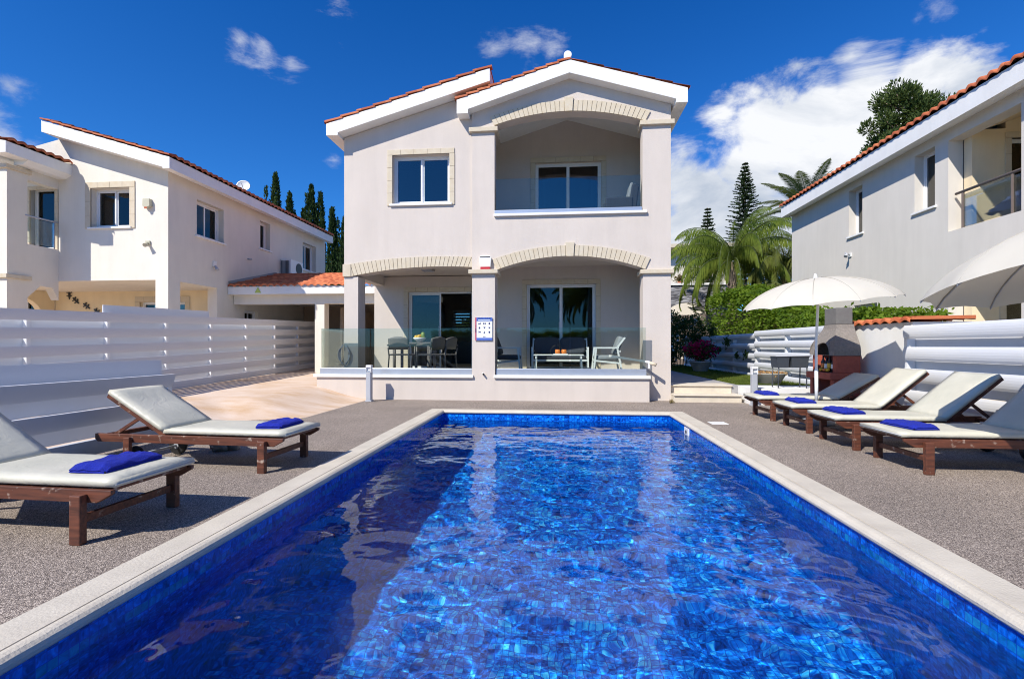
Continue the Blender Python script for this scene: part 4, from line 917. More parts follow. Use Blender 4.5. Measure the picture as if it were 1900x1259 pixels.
fence('sunlit white slatted fence between barbecue and lawn', lambda y: 5.66, [10.6, 12.5, 14.3], lambda y: .27, 5, .165, .125, -1)
fence('shaded white slatted fence at the far end of the lawn', lambda y: 5.78, [14.32, 16.4, 18.5, 20.6, 22.4], lambda y: .22, 5, .165, .125, -1)

# ------------------------------------------------------------------ pump shed and barbecue
sh = thing('pump_shed', 'low white shed with orange tile edge beside the barbecue', 'shed', (6.1, 8.9, 0))
b = B(); b.box(5.52, 8.10, 0, 6.4, 9.9, 1.58); obj('wall', b, 'white', sh)
t = B(); tiles(t, (5.46, 8.06, 1.555), (0, 1.88, 0), (.95, 0, .02), .24, .4, .045); t.bar((5.47, 8.08, 1.64), (6.38, 8.08, 1.652), .10, .05); obj('roof_tiles', t, 'tile', sh)
bq = thing('barbecue', 'masonry barbecue with grey concrete hood and red cement base', 'barbecue', (5.15, 9.5, 0))
bx0, bx1, by0, by1 = 4.90, 5.36, 9.12, 9.92
b = B()
b.box(bx0, by0, 0, bx1, by0 + .10, .60); b.box(bx0, by1 - .10, 0, bx1, by1, .60); b.box(bx0 - .06, by0 - .02, .60, bx1, by1 + .02, .72)
b.box(bx0 + .05, by0, .72, bx1, by0 + .12, 1.03); b.box(bx0 + .05, by1 - .12, .72, bx1, by1, 1.03); b.box(bx1 - .08, by0 + .12, .72, bx1, by1 - .12, 1.03)
obj('base', b, 'redbrick', bq, bevel=.01)
# hood: lofted from the wide skirt to the narrow chimney
b = B(); prof = [(1.03, 0), (1.12, .0), (1.20, .015), (1.30, .06), (1.42, .13), (1.52, .185), (1.60, .205)]
rings = []
for z, t_ in prof: rings.append([(bx0 + t_ * .8, by0 - .01 + t_, z), (bx1, by0 - .01 + t_, z), (bx1, by1 + .01 - t_, z), (bx0 + t_ * .8, by1 + .01 - t_, z)])
vs = [p for r_ in rings for p in r_]; fs = []
for i in range(len(prof) - 1):
    for k in range(4):
        if k == 3 and i < 3: continue
        fs.append((i * 4 + k, i * 4 + (k + 1) % 4, (i + 1) * 4 + (k + 1) % 4, (i + 1) * 4 + k))
b.add(vs, fs)
cy = (by0 + by1) / 2                                # front face of the hood with an arched mouth
n = 18; vs = []; L_ = by1 - by0
def tz(z):
    for (z0, t0), (z1, t1) in zip(prof, prof[1:]):
        if z0 <= z <= z1: return t0 + (t1 - t0) * (z - z0) / (z1 - z0)
    return 0
for i in range(n + 1):
    y = by0 - .01 + (L_ + .02) * i / n; a = max(0, 1 - ((y - cy) / .27) ** 2); zb = 1.03 + .235 * a ** .5
    y2 = by0 - .01 + tz(1.30) + (L_ + .02 - 2 * tz(1.30)) * i / n
    vs += [(bx0 + tz(zb) * .8, y, zb), (bx0 + tz(1.30) * .8, y2, 1.30)]
b.add(vs, [(2 * i, 2 * i + 2, 2 * i + 3, 2 * i + 1) for i in range(n)])
vs = []
for i in range(n + 1):                              # lip of the mouth, giving the concrete its thickness
    y = by0 - .01 + (L_ + .02) * i / n; a = max(0, 1 - ((y - cy) / .27) ** 2); zb = 1.03 + .235 * a ** .5
    vs += [(bx0 + tz(zb) * .8, y, zb), (bx0 + .07, y, zb)]
b.add(vs, [(2 * i, 2 * i + 1, 2 * i + 3, 2 * i + 2) for i in range(n)])
obj('hood', b, 'concrete', bq)
b = B(); b.box(bx0 + .165, by0 + .20, 1.601, bx1 - .02, by1 - .20, 1.90); obj('chimney', b, 'concrete_block', bq, bevel=.008)
b = B(); b.box(bx0 + .06, by0 + .13, .721, bx1 - .09, by1 - .13, .74); b.box(bx1 - .10, by0 + .125, .74, bx1 - .085, by1 - .125, 1.3); obj('firebox', b, 'soot', bq)
for i, (y, h_, mm, c_) in enumerate(((9.30, .26, 'black', 'white_plastic'), (9.42, .29, 'black', 'yellow'), (9.52, .26, 'black', 'white_plastic'), (9.64, .28, 'blackmetal', 'orange'))):
    names = ('nearest', 'second', 'third', 'farthest')[i]
    bt = thing('bottle', names + ' dark bottle standing in the mouth of the barbecue', 'bottle', (5.0, y, .74), 0, 'bottles and jars inside the barbecue')
    b = B(); b.lathe([(0, 0), (.038, 0), (.038, h_ * .6), (.014, h_ * .8), (.014, h_), (0, h_)], (5.0, y, .74), 12); obj('glass_body', b, mm, bt)
    b = B(); b.lathe([(.0385, h_ * .2), (.0395, h_ * .21), (.0395, h_ * .5), (.0385, h_ * .51)], (5.0, y, .74), 12); obj('label_band', b, c_, bt)
for i, y in enumerate((9.36, 9.47, 9.58)):
    b = B(); b.ball((4.93, y, .765), .035, .045, .028, 6, .5); tag(obj('lemon', b, ('yellow', 'orange', 'yellow')[i]), ('near yellow', 'middle orange', 'far yellow')[i] + ' fruit lying at the front of the barbecue shelf', 'fruit', 'fruits on the barbecue shelf')
gr = thing('portable_grill', 'grey metal tub grill on thin legs beside the masonry barbecue', 'grill', (4.78, 10.42, .34))
b = B()
for (x0, x1) in ((4.50, 4.74), (4.78, 5.12)):
    b.prism([(x0 + .02, .76), (x1 - .02, .76), (x1, .98), (x0, .98)], 'y', 10.40, 10.72)
    b.box(x0 - .01, 10.39, .975, x1 + .01, 10.73, .99)
obj('tub', b, 'slate', gr)
for (x, y) in ((4.53, 10.42), (4.53, 10.70), (5.08, 10.42), (5.08, 10.70)):
    b = B(); b.tube([(x, y, .342), (x + .01, y, .80)], .012, 6); obj('leg', b, 'slate', gr)
b = B(); b.tube([(4.46, 10.39, 1.0), (5.16, 10.39, 1.0)], .012, 6); obj('handle', b, 'grey_metal', gr)

# ------------------------------------------------------------------ bollard lights
def bollard():
    t_ = thing('bollard_light', 'x', 'bollard light', (0, 0, 0), 0, 'grey bollard lights by the villa')
    b = B(); b.prism([(-.055, -.055), (.04, -.055), (.055, -.04), (.055, .055), (-.055, .055)], 'z', .03, .63); obj('post', b, 'grey_metal', t_, local=True, bevel=.004)
    b = B(); b.box(-.072, -.072, 0, .072, .072, .03); obj('foot', b, 'grey_metal', t_, local=True, bevel=.004)
    b = B(); b.box(-.055, -.02, .63, .055, .055, .745); b.box(-.057, -.057, .745, .057, .057, .79); b.box(-.055, -.055, .63, -.045, -.02, .745); b.box(.045, -.055, .63, .055, -.02, .745); h_ = obj('head', b, 'frame', t_, local=True, bevel=.003)
    b = B(); b.prism([(-.044, .634), (.044, .634), (.03, .67), (-.03, .67)], 'y', -.05, -.021); obj('reflector', b, 'alu', h_, local=True)
    return t_
bo = bollard(); bo.location = (-4.06, 10.22, .0); bo['label'] = 'grey bollard light in front of the left end of the porch wall'
c = copy_tree(bo); c.location = (3.97, 10.2, 0); c['label'] = 'grey bollard light beside the garden steps and lawn'

# ------------------------------------------------------------------ sun loungers (local: x from foot to head, y width, z up)
def cushion(b, x0, x1, hw, z0, th, ang=0, ox=0, oz=0, nx=14, ny=8, seed=0):
    ca, sa = cos(ang), sin(ang); r = th * .5; rg = random.Random(seed); vs = []
    secs = []
    for i in range(nx + 1):
        t = i / nx; x = x0 + (x1 - x0) * t; e = min(t, 1 - t) * (x1 - x0); k = sqrt(max(0, 1 - max(0, 1 - e / r) ** 2)) if e < r else 1
        ring = []
        for j in range(ny * 2 + 6):
            pass
        pts = []
        for s_ in (1, -1):
            for j in range(ny + 1):
                v = -1 + 2 * j / ny; v = v * s_ * -1
                ey = (1 - abs(v)) * hw; ky = sqrt(max(0, 1 - max(0, 1 - ey / r) ** 2)) if ey < r else 1
                puff = .006 * sin(pi * t * 3.0 + seed) * (1 - v * v) + .004 * mnoise.noise(Vector((x * 6, v * 4, seed)))
                pts.append((x, v * hw * (.985 + .015 * k), z0 + r + s_ * (r * (.62 + .38 * min(k, ky))) + (puff if s_ == 1 else 0)))
        secs.append(pts)
    m = len(secs[0])
    for p in secs:
        for (x, y, z) in p:
            X_, Z_ = x - ox, z - oz; vs.append((ox + X_ * ca - Z_ * sa, y, oz + X_ * sa + Z_ * ca))
    fs = [(i * m + k, i * m + (k + 1) % m, (i + 1) * m + (k + 1) % m, (i + 1) * m + k) for i in range(nx) for k in range(m)]
    fs += [tuple(range(m - 1, -1, -1)), tuple(nx * m + k for k in range(m))]
    b.add(vs, fs, True)
def lounger(label, loc, rz, ang, seed=0, hinge=1.22, backlen=.80, ljoin=True, wheels=True):
    t_ = thing('sun_lounger', label, 'sun lounger', loc, rz, 'wooden sun loungers with off-white cushions around the pool')
    HW = .31
    for s_ in (-1, 1):
        b = B(); y = s_ * HW
        b.prism([(.0, .325), (0, .30), (.10, .245), (2.02, .245), (2.05, .27), (2.05, .325)], 'y', y - .016, y + .016); obj('side_rail', b, 'wood', t_, local=True, bevel=.004)
        b = B(); b.box(.16, y + s_ * .017, 0, .235, y + s_ * .065, .300); obj('leg', b, 'wood', t_, local=True, bevel=.006)
        b = B(); b.box(1.62, y + s_ * .017, .07, 1.69, y + s_ * .055, .30); obj('leg', b, 'wood', t_, local=True, bevel=.006)
    b = B(); b.box(.185, -HW - .015, .12, .215, HW + .015, .17); obj('stretcher', b, 'wood', t_, local=True, bevel=.003)
    b = B(); b.tube([(1.655, -HW - .09, .10), (1.655, HW + .09, .10)], .014, 8); obj('axle', b, 'grey_metal', t_, local=True)
    for s_ in (-1, 1):
        b = B(); y0, y1 = s_ * (HW - .07), s_ * (HW - .02); b.tube([(1.655, min(y0, y1), .10), (1.655, max(y0, y1), .10)], .10, 20); wh = obj('wheel', b, 'black', t_, local=True, bevel=.012)
        b = B(); yy = y0 - s_ * .004; b.tube([(1.655, yy - .004, .10), (1.655, yy + .004, .10)], .03, 12); obj('hub', b, 'grey_metal', wh, local=True)
    b = B(); x = .03
    while x < hinge - .04: b.box(x, -HW + .017, .308, x + .055, HW - .017, .326); x += .075
    obj('slatted_bed', b, 'wood', t_, local=True)
    b = B(); b.box(1.98, -HW + .017, .27, 2.03, HW - .017, .31); obj('crossbar', b, 'wood', t_, local=True)
    ca, sa = cos(ang), sin(ang)
    def rp(u, v, y): return (hinge + u * ca - v * sa, y, .315 + u * sa + v * ca)
    b = B()
    for s_ in (-1, 1): b.bar(rp(0, 0, s_ * (HW - .045)), rp(backlen + .04, 0, s_ * (HW - .045)), .03, .055, (0, 0, 1))
    u = .04
    while u < backlen: b.bar(rp(u, .012, -HW + .065), rp(u, .012, HW - .065), .05, .018, (-sa, 0, ca)); u += .073
    bk = obj('backrest', b, 'wood', t_, local=True)
    for s_ in (-1, 1):
        b = B(); b.bar(rp(backlen * .5, -.02, s_ * (HW - .085)), (hinge + backlen * .5 * ca + .34, s_ * (HW - .085), .285), .022, .03); obj('prop', b, 'wood', bk, local=True)
    b = B(); cushion(b, -.015, hinge - .005, HW + .005, .328, .066, seed=seed); cu = obj('mattress', b, 'vinyl', t_, local=True)
    b = B(); cushion(b, hinge + .005, hinge + backlen + .02, HW + .005, .338, .064, ang, hinge, .325, seed=seed + 3); obj('back_cushion', b, 'vinyl', t_, local=True)
    sm = B(); sm.tube([(-.017, -HW, .356), (-.017, HW, .356)], .004, 5); obj('piping', sm, 'grey_metal', cu, local=True)
    return t_
def towel(label, x, y, z, rz, L_=.40, W_=.24, th=.058, seed=0):
    b = B(); nx, ny = 26, 18; vs = []; rg = random.Random(seed)
    def top(u, v): return 1 - max(0, abs(u) * 2 - .84) / .16 * .34 - max(0, abs(v) * 2 - .8) / .2 * .3
    for s_ in (1, -1):
        for i in range(nx + 1):
            for j in range(ny + 1):
                u, v = i / nx - .5, j / ny - .5
                sk = .10 * (mnoise.noise(Vector((u * 2.2, v * 2.2, seed)))); tt = top(u, v)
                zz = th * (.5 + .5 * tt * s_) if s_ == 1 else .0
                if s_ == 1: zz = th * tt + .012 * mnoise.noise(Vector((u * 7, v * 7, seed + 4))) + .010 * mnoise.noise(Vector((u * 2, v * 3, seed + 9)))
                vs.append(((u + sk * .12) * L_, (v + sk * .1) * W_, zz))
    n1 = ny + 1; o = (nx + 1) * n1
    fs = [(i * n1 + j, (i + 1) * n1 + j, (i + 1) * n1 + j + 1, i * n1 + j + 1) for i in range(nx) for j in range(ny)]
    fs += [(o + i * n1 + j, o + i * n1 + j + 1, o + (i + 1) * n1 + j + 1, o + (i + 1) * n1 + j) for i in range(nx) for j in range(ny)]
    # side walls with fold lines: three bulging layers
    def side(seq):
        for (p, q) in zip(seq, seq[1:]):
            P0, P1 = Vector(vs[p]), Vector(vs[q]); Q0, Q1 = Vector(vs[p + o]), Vector(vs[q + o]); out = (P1 - P0).cross(Vector((0, 0, 1))).normalized()
            rows = []
            for k in range(9):
                t = k / 8; bul = .010 * abs(sin(pi * t * 2)) + .001
                rows.append((Q0.lerp(P0, t) + out * bul, Q1.lerp(P1, t) + out * bul))
            b2 = [tuple(r[0]) for r in rows] + [tuple(r[1]) for r in rows]
            b.add(b2, [(k, k + 9, k + 10, k + 1) for k in range(8)], True)
    b.add(vs, fs, True)
    side([j for j in range(n1)][::-1]); side([nx * n1 + j for j in range(n1)]); side([i * n1 for i in range(nx + 1)]); side([i * n1 + ny for i in range(nx + 1)][::-1])
    o_ = obj('folded_towel', b, 'towel', local=True); o_.location = (x, y, z); o_.rotation_euler = (0, 0, rz)
    return tag(o_, label, 'towel', 'folded blue towels on the loungers')
# left pair: head towards -X
lounger('wooden sun lounger on the left nearest the camera, cut by the picture edge', (-2.68, 3.03, 0), radians(180 - 2), radians(33), 1)
lounger('wooden sun lounger on the far left beside the low fence end', (-2.56, 4.69, 0), radians(180 - 3), radians(31), 2, hinge=1.30, backlen=.72)
towel('folded blue towel on the lounger nearest the camera on the left', -2.96, 3.03, .393, radians(88), .42, .25, .055, 1)
towel('folded blue towel on the far left lounger beside the driveway', -2.80, 4.70, .393, radians(88), .40, .25, .055, 2)
# right row: head towards +X
lounger('wooden sun lounger at the right edge nearest the camera, backrest shaded', (3.26, 5.22, 0), radians(1), radians(43), 3, hinge=1.25, backlen=.78)
lounger('second nearest wooden sun lounger in the right row, below the tall fence', (3.24, 6.28, 0), radians(0), radians(41), 4, hinge=1.20, backlen=.76)
lounger('third wooden sun lounger in the right row, in front of the parasol pole', (3.27, 7.38, 0), radians(-1), radians(41), 5, hinge=1.15, backlen=.76)
lounger('farthest wooden sun lounger in the right row, shaded grey backrest by the barbecue', (3.26, 8.49, 0), radians(0), radians(31), 6, hinge=1.22, backlen=.70)
towel('folded blue towel on the right lounger nearest the camera', 3.52, 5.22, .393, radians(96), .42, .24, .05, 3)
towel('folded blue towel on the second nearest right lounger', 3.50, 6.30, .393, radians(93), .42, .24, .05, 4)
towel('folded blue towel on the third right lounger by the parasol pole', 3.52, 7.40, .393, radians(88), .42, .24, .05, 5)
towel('folded blue towel on the farthest right lounger near the bollard light', 3.50, 8.50, .393, radians(90), .40, .24, .05, 6)
b = B()
for k, (x, y, r_) in enumerate(((-3.83, 5.25, .09), (-3.72, 5.30, .06), (-3.95, 5.34, .07))): b.ball((x, y, .05), r_, r_, .055, 6, .9)
tag(obj('stone', b, 'lampgrey'), 'small pile of grey stones on the deck behind the far left lounger', 'stones')

# ------------------------------------------------------------------ parasols
def parasol(label, base, tilt_dir, tilt, R_, drop, H_, ribs=12, polex=0, lowwhite=True):
    t_ = thing('parasol', label, 'parasol', base, 0, 'cream garden parasols over the right loungers')
    ax = Vector((-sin(tilt_dir), cos(tilt_dir), 0)); Rm = Matrix.Rotation(tilt, 4, ax)
    piv = Vector((0, 0, H_ - .45))
    def tr(p): return (Rm @ (Vector(p) - piv)) + piv
    b = B(); vs = [tr((0, 0, H_))]; rings = 9; seg = ribs * 4
    for i in range(1, rings + 1):
        t = i / rings; r = R_ * sin(t * 1.18) / sin(1.18); z = H_ - drop * (1 - cos(t * 1.18)) / (1 - cos(1.18))
        for k in range(seg):
            ph = (k % 4) / 4; sg_ = 1 - .055 * t * sin(pi * ph); a = 2 * pi * k / seg
            vs.append(tr((r * sg_ * cos(a), r * sg_ * sin(a), z - .035 * t * (1 - t) * sin(pi * ph) + .03 * t * t * sin(pi * ph) * (1 if t < 1 else .7))))
    fs = [(0, 1 + k, 1 + (k + 1) % seg) for k in range(seg)]
    for i in range(rings - 1):
        for k in range(seg): fs.append((1 + i * seg + k, 1 + (i + 1) * seg + k, 1 + (i + 1) * seg + (k + 1) % seg, 1 + i * seg + (k + 1) % seg))
    b.add(vs, fs, False); cn = obj('canopy', b, 'fabric', t_, local=True, smooth=True)
    for k in range(ribs):
        a = 2 * pi * k / ribs; pts = []
        for i in range(0, rings + 1):
            t = i / rings; r = R_ * sin(t * 1.18) / sin(1.18) * .995; z = H_ - drop * (1 - cos(t * 1.18)) / (1 - cos(1.18)) - .014
            pts.append(tr((r * cos(a), r * sin(a), z)))
        b = B(); b.tube(pts, .006, 5); obj('rib', b, 'grey_metal', cn, local=True)
        b = B(); b.tube([q + Vector((0, 0, .017)) for q in pts[1:]], .0045, 4); obj('seam', b, 'seam', cn, local=True)
    b = B(); b.lathe([(0, .07), (.018, .055), (.03, .0), (.035, -.02)], (0, 0, 0), 10, Matrix.Translation(tr((0, 0, H_))) @ Rm.to_3x3().to_4x4()); obj('finial', b, 'white_plastic', cn, local=True)
    foot = Vector((polex, 0, .30)); top = tr((0, 0, H_ - .04))
    b = B(); b.tube([foot, foot.lerp(top, .5), tr((0, 0, H_ - .45)), top], .019, 10); b.tube([foot, foot.lerp(top, .28)], .025, 10); obj('pole', b, 'frame', t_, local=True)
    b = B(); b.lathe([(0, 0), (.24, 0), (.24, .05), (.05, .09), (.04, .3), (0, .3)], (polex, 0, 0), 20); obj('base', b, 'grey_metal', t_, local=True)
    return t_
parasol('open cream parasol standing between the far right loungers by the barbecue', (4.03, 7.92, 0), radians(205), radians(6.5), 1.07, .40, 2.26, 12, -.02)
parasol('open cream parasol cut by the right picture edge over the nearest lounger', (4.40, 4.12, 0), radians(115), radians(9), 1.29, .50, 2.27, 12)

# ------------------------------------------------------------------ porch furniture
PZ = .562
def resin_chair(label, loc, rz, grp):
    t_ = thing('dining_chair', label, 'chair', loc, rz, grp)      # faces local +Y
    b = B(); b.prism([(-.23, -.22), (.23, -.22), (.25, .22), (-.25, .22)], 'z', .42, .455); obj('seat', b, 'wicker', t_, local=True, bevel=.012)
    b = B(); n = 10; vs = []
    for i in range(n + 1):
        a = -1 + 2 * i / n
        for z in (.56, .64, .72, .80, .86 - .05 * a * a):
            vs.append((a * .25, -.24 - .07 * (z - .45) / .4 + .05 * a * a, z))
    m = 5; b.add(vs, [(i * m + k, (i + 1) * m + k, (i + 1) * m + k + 1, i * m + k + 1) for i in range(n) for k in range(m - 1)], True)
    o = obj('backrest', b, 'wicker', t_, local=True); sd_ = o.modifiers.new('thickness', 'SOLIDIFY'); sd_.thickness = .025
    for (x, y) in ((-.23, -.21), (.23, -.21), (-.24, .21), (.24, .21)):
        b = B(); top = .66 if y > 0 else .60; sp_ = 1.12
        b.tube([(x * sp_, y * 1.15, 0), (x * 1.03, y, .40), (x * 1.08, y if y > 0 else y - .04, top)], .017, 8); obj('leg', b, 'wicker', t_, local=True)
    for s_ in (-1, 1):
        b = B(); b.tube([(s_ * .25, -.26, .66), (s_ * .285, -.05, .675), (s_ * .285, .15, .67), (s_ * .26, .22, .64)], .020, 8); obj('armrest', b, 'wicker', t_, local=True)
    return t_
g_ = 'grey resin chairs round the dining table'
resin_chair('grey resin chair with its back to the pool, left end of the dining table', (-3.68, 11.28, PZ), 0, g_)
resin_chair('grey resin chair seen from the side beside the fruit bowl', (-2.98, 11.30, PZ), radians(62), g_)
resin_chair('grey resin chair just right of the side-on chair at the dining table', (-2.78, 11.72, PZ), radians(70), g_)
resin_chair('grey resin chair behind the dining table near the sliding door', (-3.5, 12.55, PZ), radians(180), g_)
dt = thing('dining_table', 'dark rectangular dining table on the left porch', 'table', (-3.4, 11.95, PZ))
b = B(); b.box(-4.05, 11.55, PZ + .70, -3.05, 12.30, PZ + .735); obj('tabletop', b, 'wicker', dt, bevel=.01)
for (x, y) in ((-3.98, 11.62), (-3.12, 11.62), (-3.98, 12.22), (-3.12, 12.22)): b = B(); b.box(x - .03, y - .03, PZ, x + .03, y + .03, PZ + .70); obj('leg', b, 'wicker', dt)
b = B(); b.lathe([(0, .0), (.06, 0), (.07, .015), (.14, .07), (.17, .12), (.16, .12), (.12, .06), (0, .02)], (-3.42, 11.9, PZ + .736), 20)
tag(obj('fruit_bowl', b, 'white_plastic'), 'white bowl of fruit on the dining table', 'bowl')
for nm, lb, x, y, z, r_, mm in (('lemon', 'yellow fruit at the left of the white bowl', -3.50, 11.85, .13, .045, 'yellow'), ('lemon', 'yellow fruit in the middle of the white bowl', -3.43, 11.84, .14, .045, 'yellow'), ('orange', 'orange fruit behind the yellow ones in the white bowl', -3.42, 11.94, .145, .05, 'orange'), ('pear', 'tall green fruit at the right of the white bowl', -3.34, 11.9, .17, .06, 'greenf')):
    b = B(); b.ball((x, y, PZ + .74 + z), r_, r_, r_ * (1.4 if nm == 'pear' else 1), 7); tag(obj(nm, b, mm), lb, 'fruit', 'fruits in the bowl')

def cush(b, x0, y0, z0, x1, y1, z1, r=.05):
    n = 8; cx, cy, cz = (x0 + x1) / 2, (y0 + y1) / 2, (z0 + z1) / 2; hx, hy, hz = (x1 - x0) / 2, (y1 - y0) / 2, (z1 - z0) / 2; vs = []; fs = []
    N_ = 12
    for i in range(N_ + 1):
        for k in range(2 * N_):
            a = pi * i / N_; t = pi * k / N_; p = [sin(a) * cos(t), sin(a) * sin(t), cos(a)]
            q = [math.copysign(abs(c) ** .38, c) for c in p]; vs.append((cx + hx * q[0], cy + hy * q[1], cz + hz * q[2]))
    for i in range(N_):
        for k in range(2 * N_): fs.append((i * 2 * N_ + k, (i + 1) * 2 * N_ + k, (i + 1) * 2 * N_ + (k + 1) % (2 * N_), i * 2 * N_ + (k + 1) % (2 * N_)))
    b.add(vs, fs, True)
def lounge_chair(name, label, cat, loc, rz, wdt, cm, grp, nback=1):
    t_ = thing(name, label, cat, loc, rz, grp); h = wdt / 2         # faces local -Y
    for s_ in (-1, 1):
        x = s_ * h
        b = B(); b.bar((x, -.36, 0), (x, -.30, .60), .035, .04); b.bar((x, .30, 0), (x, .18, .62), .035, .04); b.bar((x, .18, .60), (x, .36, .84), .035, .04)
        b.bar((x, -.32, .60), (x, .22, .60), .045, .035); b.bar((x, -.33, .30), (x, .26, .24), .03, .04); obj('side_frame', b, 'teal_frame', t_, local=True)
    b = B(); b.bar((-h, -.33, .29), (h, -.33, .29), .03, .04); b.bar((-h, .27, .25), (h, .27, .25), .03, .04); b.bar((-h, .36, .82), (h, .36, .82), .03, .04); b.bar((-h, .25, .52), (h, .25, .52), .03, .04); obj('cross_frame', b, 'teal_frame', t_, local=True)
    b = B(); cush(b, -h + .03, -.34, .31, h - .03, .26, .43); obj('seat_cushion', b, cm, t_, local=True)
    wd = (2 * h - .06) / nback
    for k in range(nback):
        b = B(); x0 = -h + .03 + k * wd; cush(b, x0, -.07, -.22, x0 + wd - .01, .07, .24); R_ = Matrix.Rotation(radians(-20), 4, 'X'); b.v = [tuple(Vector((0, .22, .64)) + (R_ @ Vector(v))) for v in b.v]; obj('back_cushion', b, cm, t_, local=True)
    return t_
lg = 'white framed garden lounge set on the right porch'
lounge_chair('garden_sofa', 'white framed two-seat garden sofa with dark grey cushions', 'sofa', (.08, 12.42, PZ), 0, 1.38, 'dark_cushion', lg, 2)
lounge_chair('garden_armchair', 'white framed garden armchair with dark cushion beside the middle column', 'armchair', (-1.22, 11.78, PZ), radians(90), .62, 'dark_cushion', lg)
lounge_chair('garden_armchair', 'white framed garden armchair with grey cushion at the right end of the porch', 'armchair', (1.22, 11.80, PZ), radians(-90), .62, 'cushion_grey', lg)
ct = thing('coffee_table', 'low white framed coffee table before the garden sofa', 'table', (.04, 11.5, PZ))
b = B(); b.box(-.54, 11.28, PZ + .42, .62, 11.78, PZ + .445); obj('tabletop', b, 'teal_frame', ct, bevel=.006)
for (x, y, s_) in ((-.48, 11.31, -1), (.56, 11.31, 1), (-.48, 11.75, -1), (.56, 11.75, 1)): b = B(); b.bar((x + s_ * .03, y, PZ), (x, y, PZ + .42), .035, .035); obj('leg', b, 'teal_frame', ct)
b = B(); b.box(-.08, 11.42, PZ + .446, .26, 11.6, PZ + .46); tag(obj('tray', b, 'white_plastic', bevel=.004), 'small white tray on the coffee table', 'tray')
for i, x in enumerate((0.0, .15)):
    b = B(); b.lathe([(0, 0), (.055, 0), (.062, .05), (.055, .10), (.045, .10), (.05, .05), (0, .02)], (x + .02, 11.5, PZ + .461), 14); tag(obj('candle_glass', b, 'orange'), ('left', 'right')[i] + ' orange candle glass on the white tray', 'candle holder', 'orange candle glasses')
b = B(); pts = [(-.0 + .16 * cos(a), 11.66, PZ + .446 + .22 * sin(a)) for a in [pi * i / 10 for i in range(11)]]; b.tube(pts, .006, 6)
tag(obj('basket_handle', b, 'blackmetal'), 'thin black wire hoop behind the orange candle glasses', 'wire hoop')
bc = thing('balcony_chair', 'dark woven armchair with light cushion on the upstairs balcony', 'armchair', (1.5, 11.9, 3.951))
b = B(); b.box(1.18, 11.6, 4.0, 1.80, 12.2, 4.33); obj('seat', b, 'navy_weave', bc, bevel=.03)
for y in (11.6, 12.12): b = B(); b.box(1.15, y - .03, 4.0, 1.78, y + .07, 4.71); obj('armrest', b, 'navy_weave', bc, bevel=.03)
b = B(); b.prism([(1.66, 4.2), (1.84, 4.2), (1.93, 4.95), (1.84, 5.04), (1.76, 5.0)], 'y', 11.6, 12.18); obj('backrest', b, 'navy_weave', bc, bevel=.03)
b = B(); b.prism([(1.62, 4.45), (1.68, 4.45), (1.80, 5.06), (1.73, 5.05)], 'y', 11.64, 12.14); obj('back_cushion', b, 'cushion_grey', bc, bevel=.02)
for (x, y) in ((1.22, 11.65), (1.22, 12.12), (1.76, 11.65), (1.76, 12.12)): b = B(); b.box(x - .02, y - .02, 3.951, x + .02, y + .02, 4.0); obj('leg', b, 'blackmetal', bc)

# ------------------------------------------------------------------ planting
def rdir(rg):
    z = rg.uniform(-1, 1); a = rg.uniform(0, 2 * pi); r = sqrt(1 - z * z); return Vector((r * cos(a), r * sin(a), z))
def leaf(b, p, d, L_, w_, rg, nrm=None):
    d = d.normalized(); s = d.cross(nrm if nrm else rdir(rg))
    if s.length < 1e-3: s = Vector((1, 0, 0))
    s = s.normalized() * w_ / 2; o = len(b.v)
    b.v += [tuple(p - s * .35), tuple(p + s * .35), tuple(p + d * L_ * .55 + s), tuple(p + d * L_), tuple(p + d * L_ * .55 - s)]; b.f.append((o, o + 1, o + 2, o + 3, o + 4)); b.sm.append(False)
def trunk(b, p, q, r0, r1, n=8, wob=.04, seg=8):
    p, q = Vector(p), Vector(q); pts = [p.lerp(q, i / seg) + Vector((mnoise.noise(Vector((i, p.x, 0))) * wob, mnoise.noise(Vector((i, p.y, 5))) * wob, 0)) for i in range(seg + 1)]
    b.tube(pts, [r0 + (r1 - r0) * i / seg for i in range(seg + 1)], n)
def cypress(label, x, y, h, r, seed, n=5200):
    rg = random.Random(seed); t_ = thing('cypress_tree', label, 'tree', (x, y, 0), 0, 'cypress trees behind the left villa')
    b = B(); trunk(b, (x, y, 0), (x, y, h * .9), .14, .02); obj('trunk', b, 'bark', t_)
    b = B(); subs = [(0, 0, h, r)] + [(rg.uniform(-.35, .35) * r * 2, rg.uniform(-.3, .3) * r * 2, h * rg.uniform(.80, .95), r * rg.uniform(.5, .75)) for _ in range(4)]
    for i in range(n):
        sx, sy, sh_, sr_ = subs[0] if rg.random() < .5 else subs[rg.randrange(len(subs))]
        t = rg.random() ** .8; z = .4 + (sh_ - .4) * t; pr = sr_ * (1 - t) ** .55 * (1.0 if t > .12 else .6 + t * 3)
        a = rg.uniform(0, 2 * pi); lump = 1 + .32 * mnoise.noise(Vector((cos(a) * 1.5, sin(a) * 1.5, z * 2.2 + seed))); rr = pr * lump * rg.uniform(.55, 1.05)
        p = Vector((x + sx + rr * cos(a), y + sy + rr * sin(a), z)); leaf(b, p, Vector((cos(a) * .5, sin(a) * .5, 1.3)) + rdir(rg) * .5, rg.uniform(.12, .26), rg.uniform(.05, .10), rg)
    obj('crown', b, 'cypress', t_)
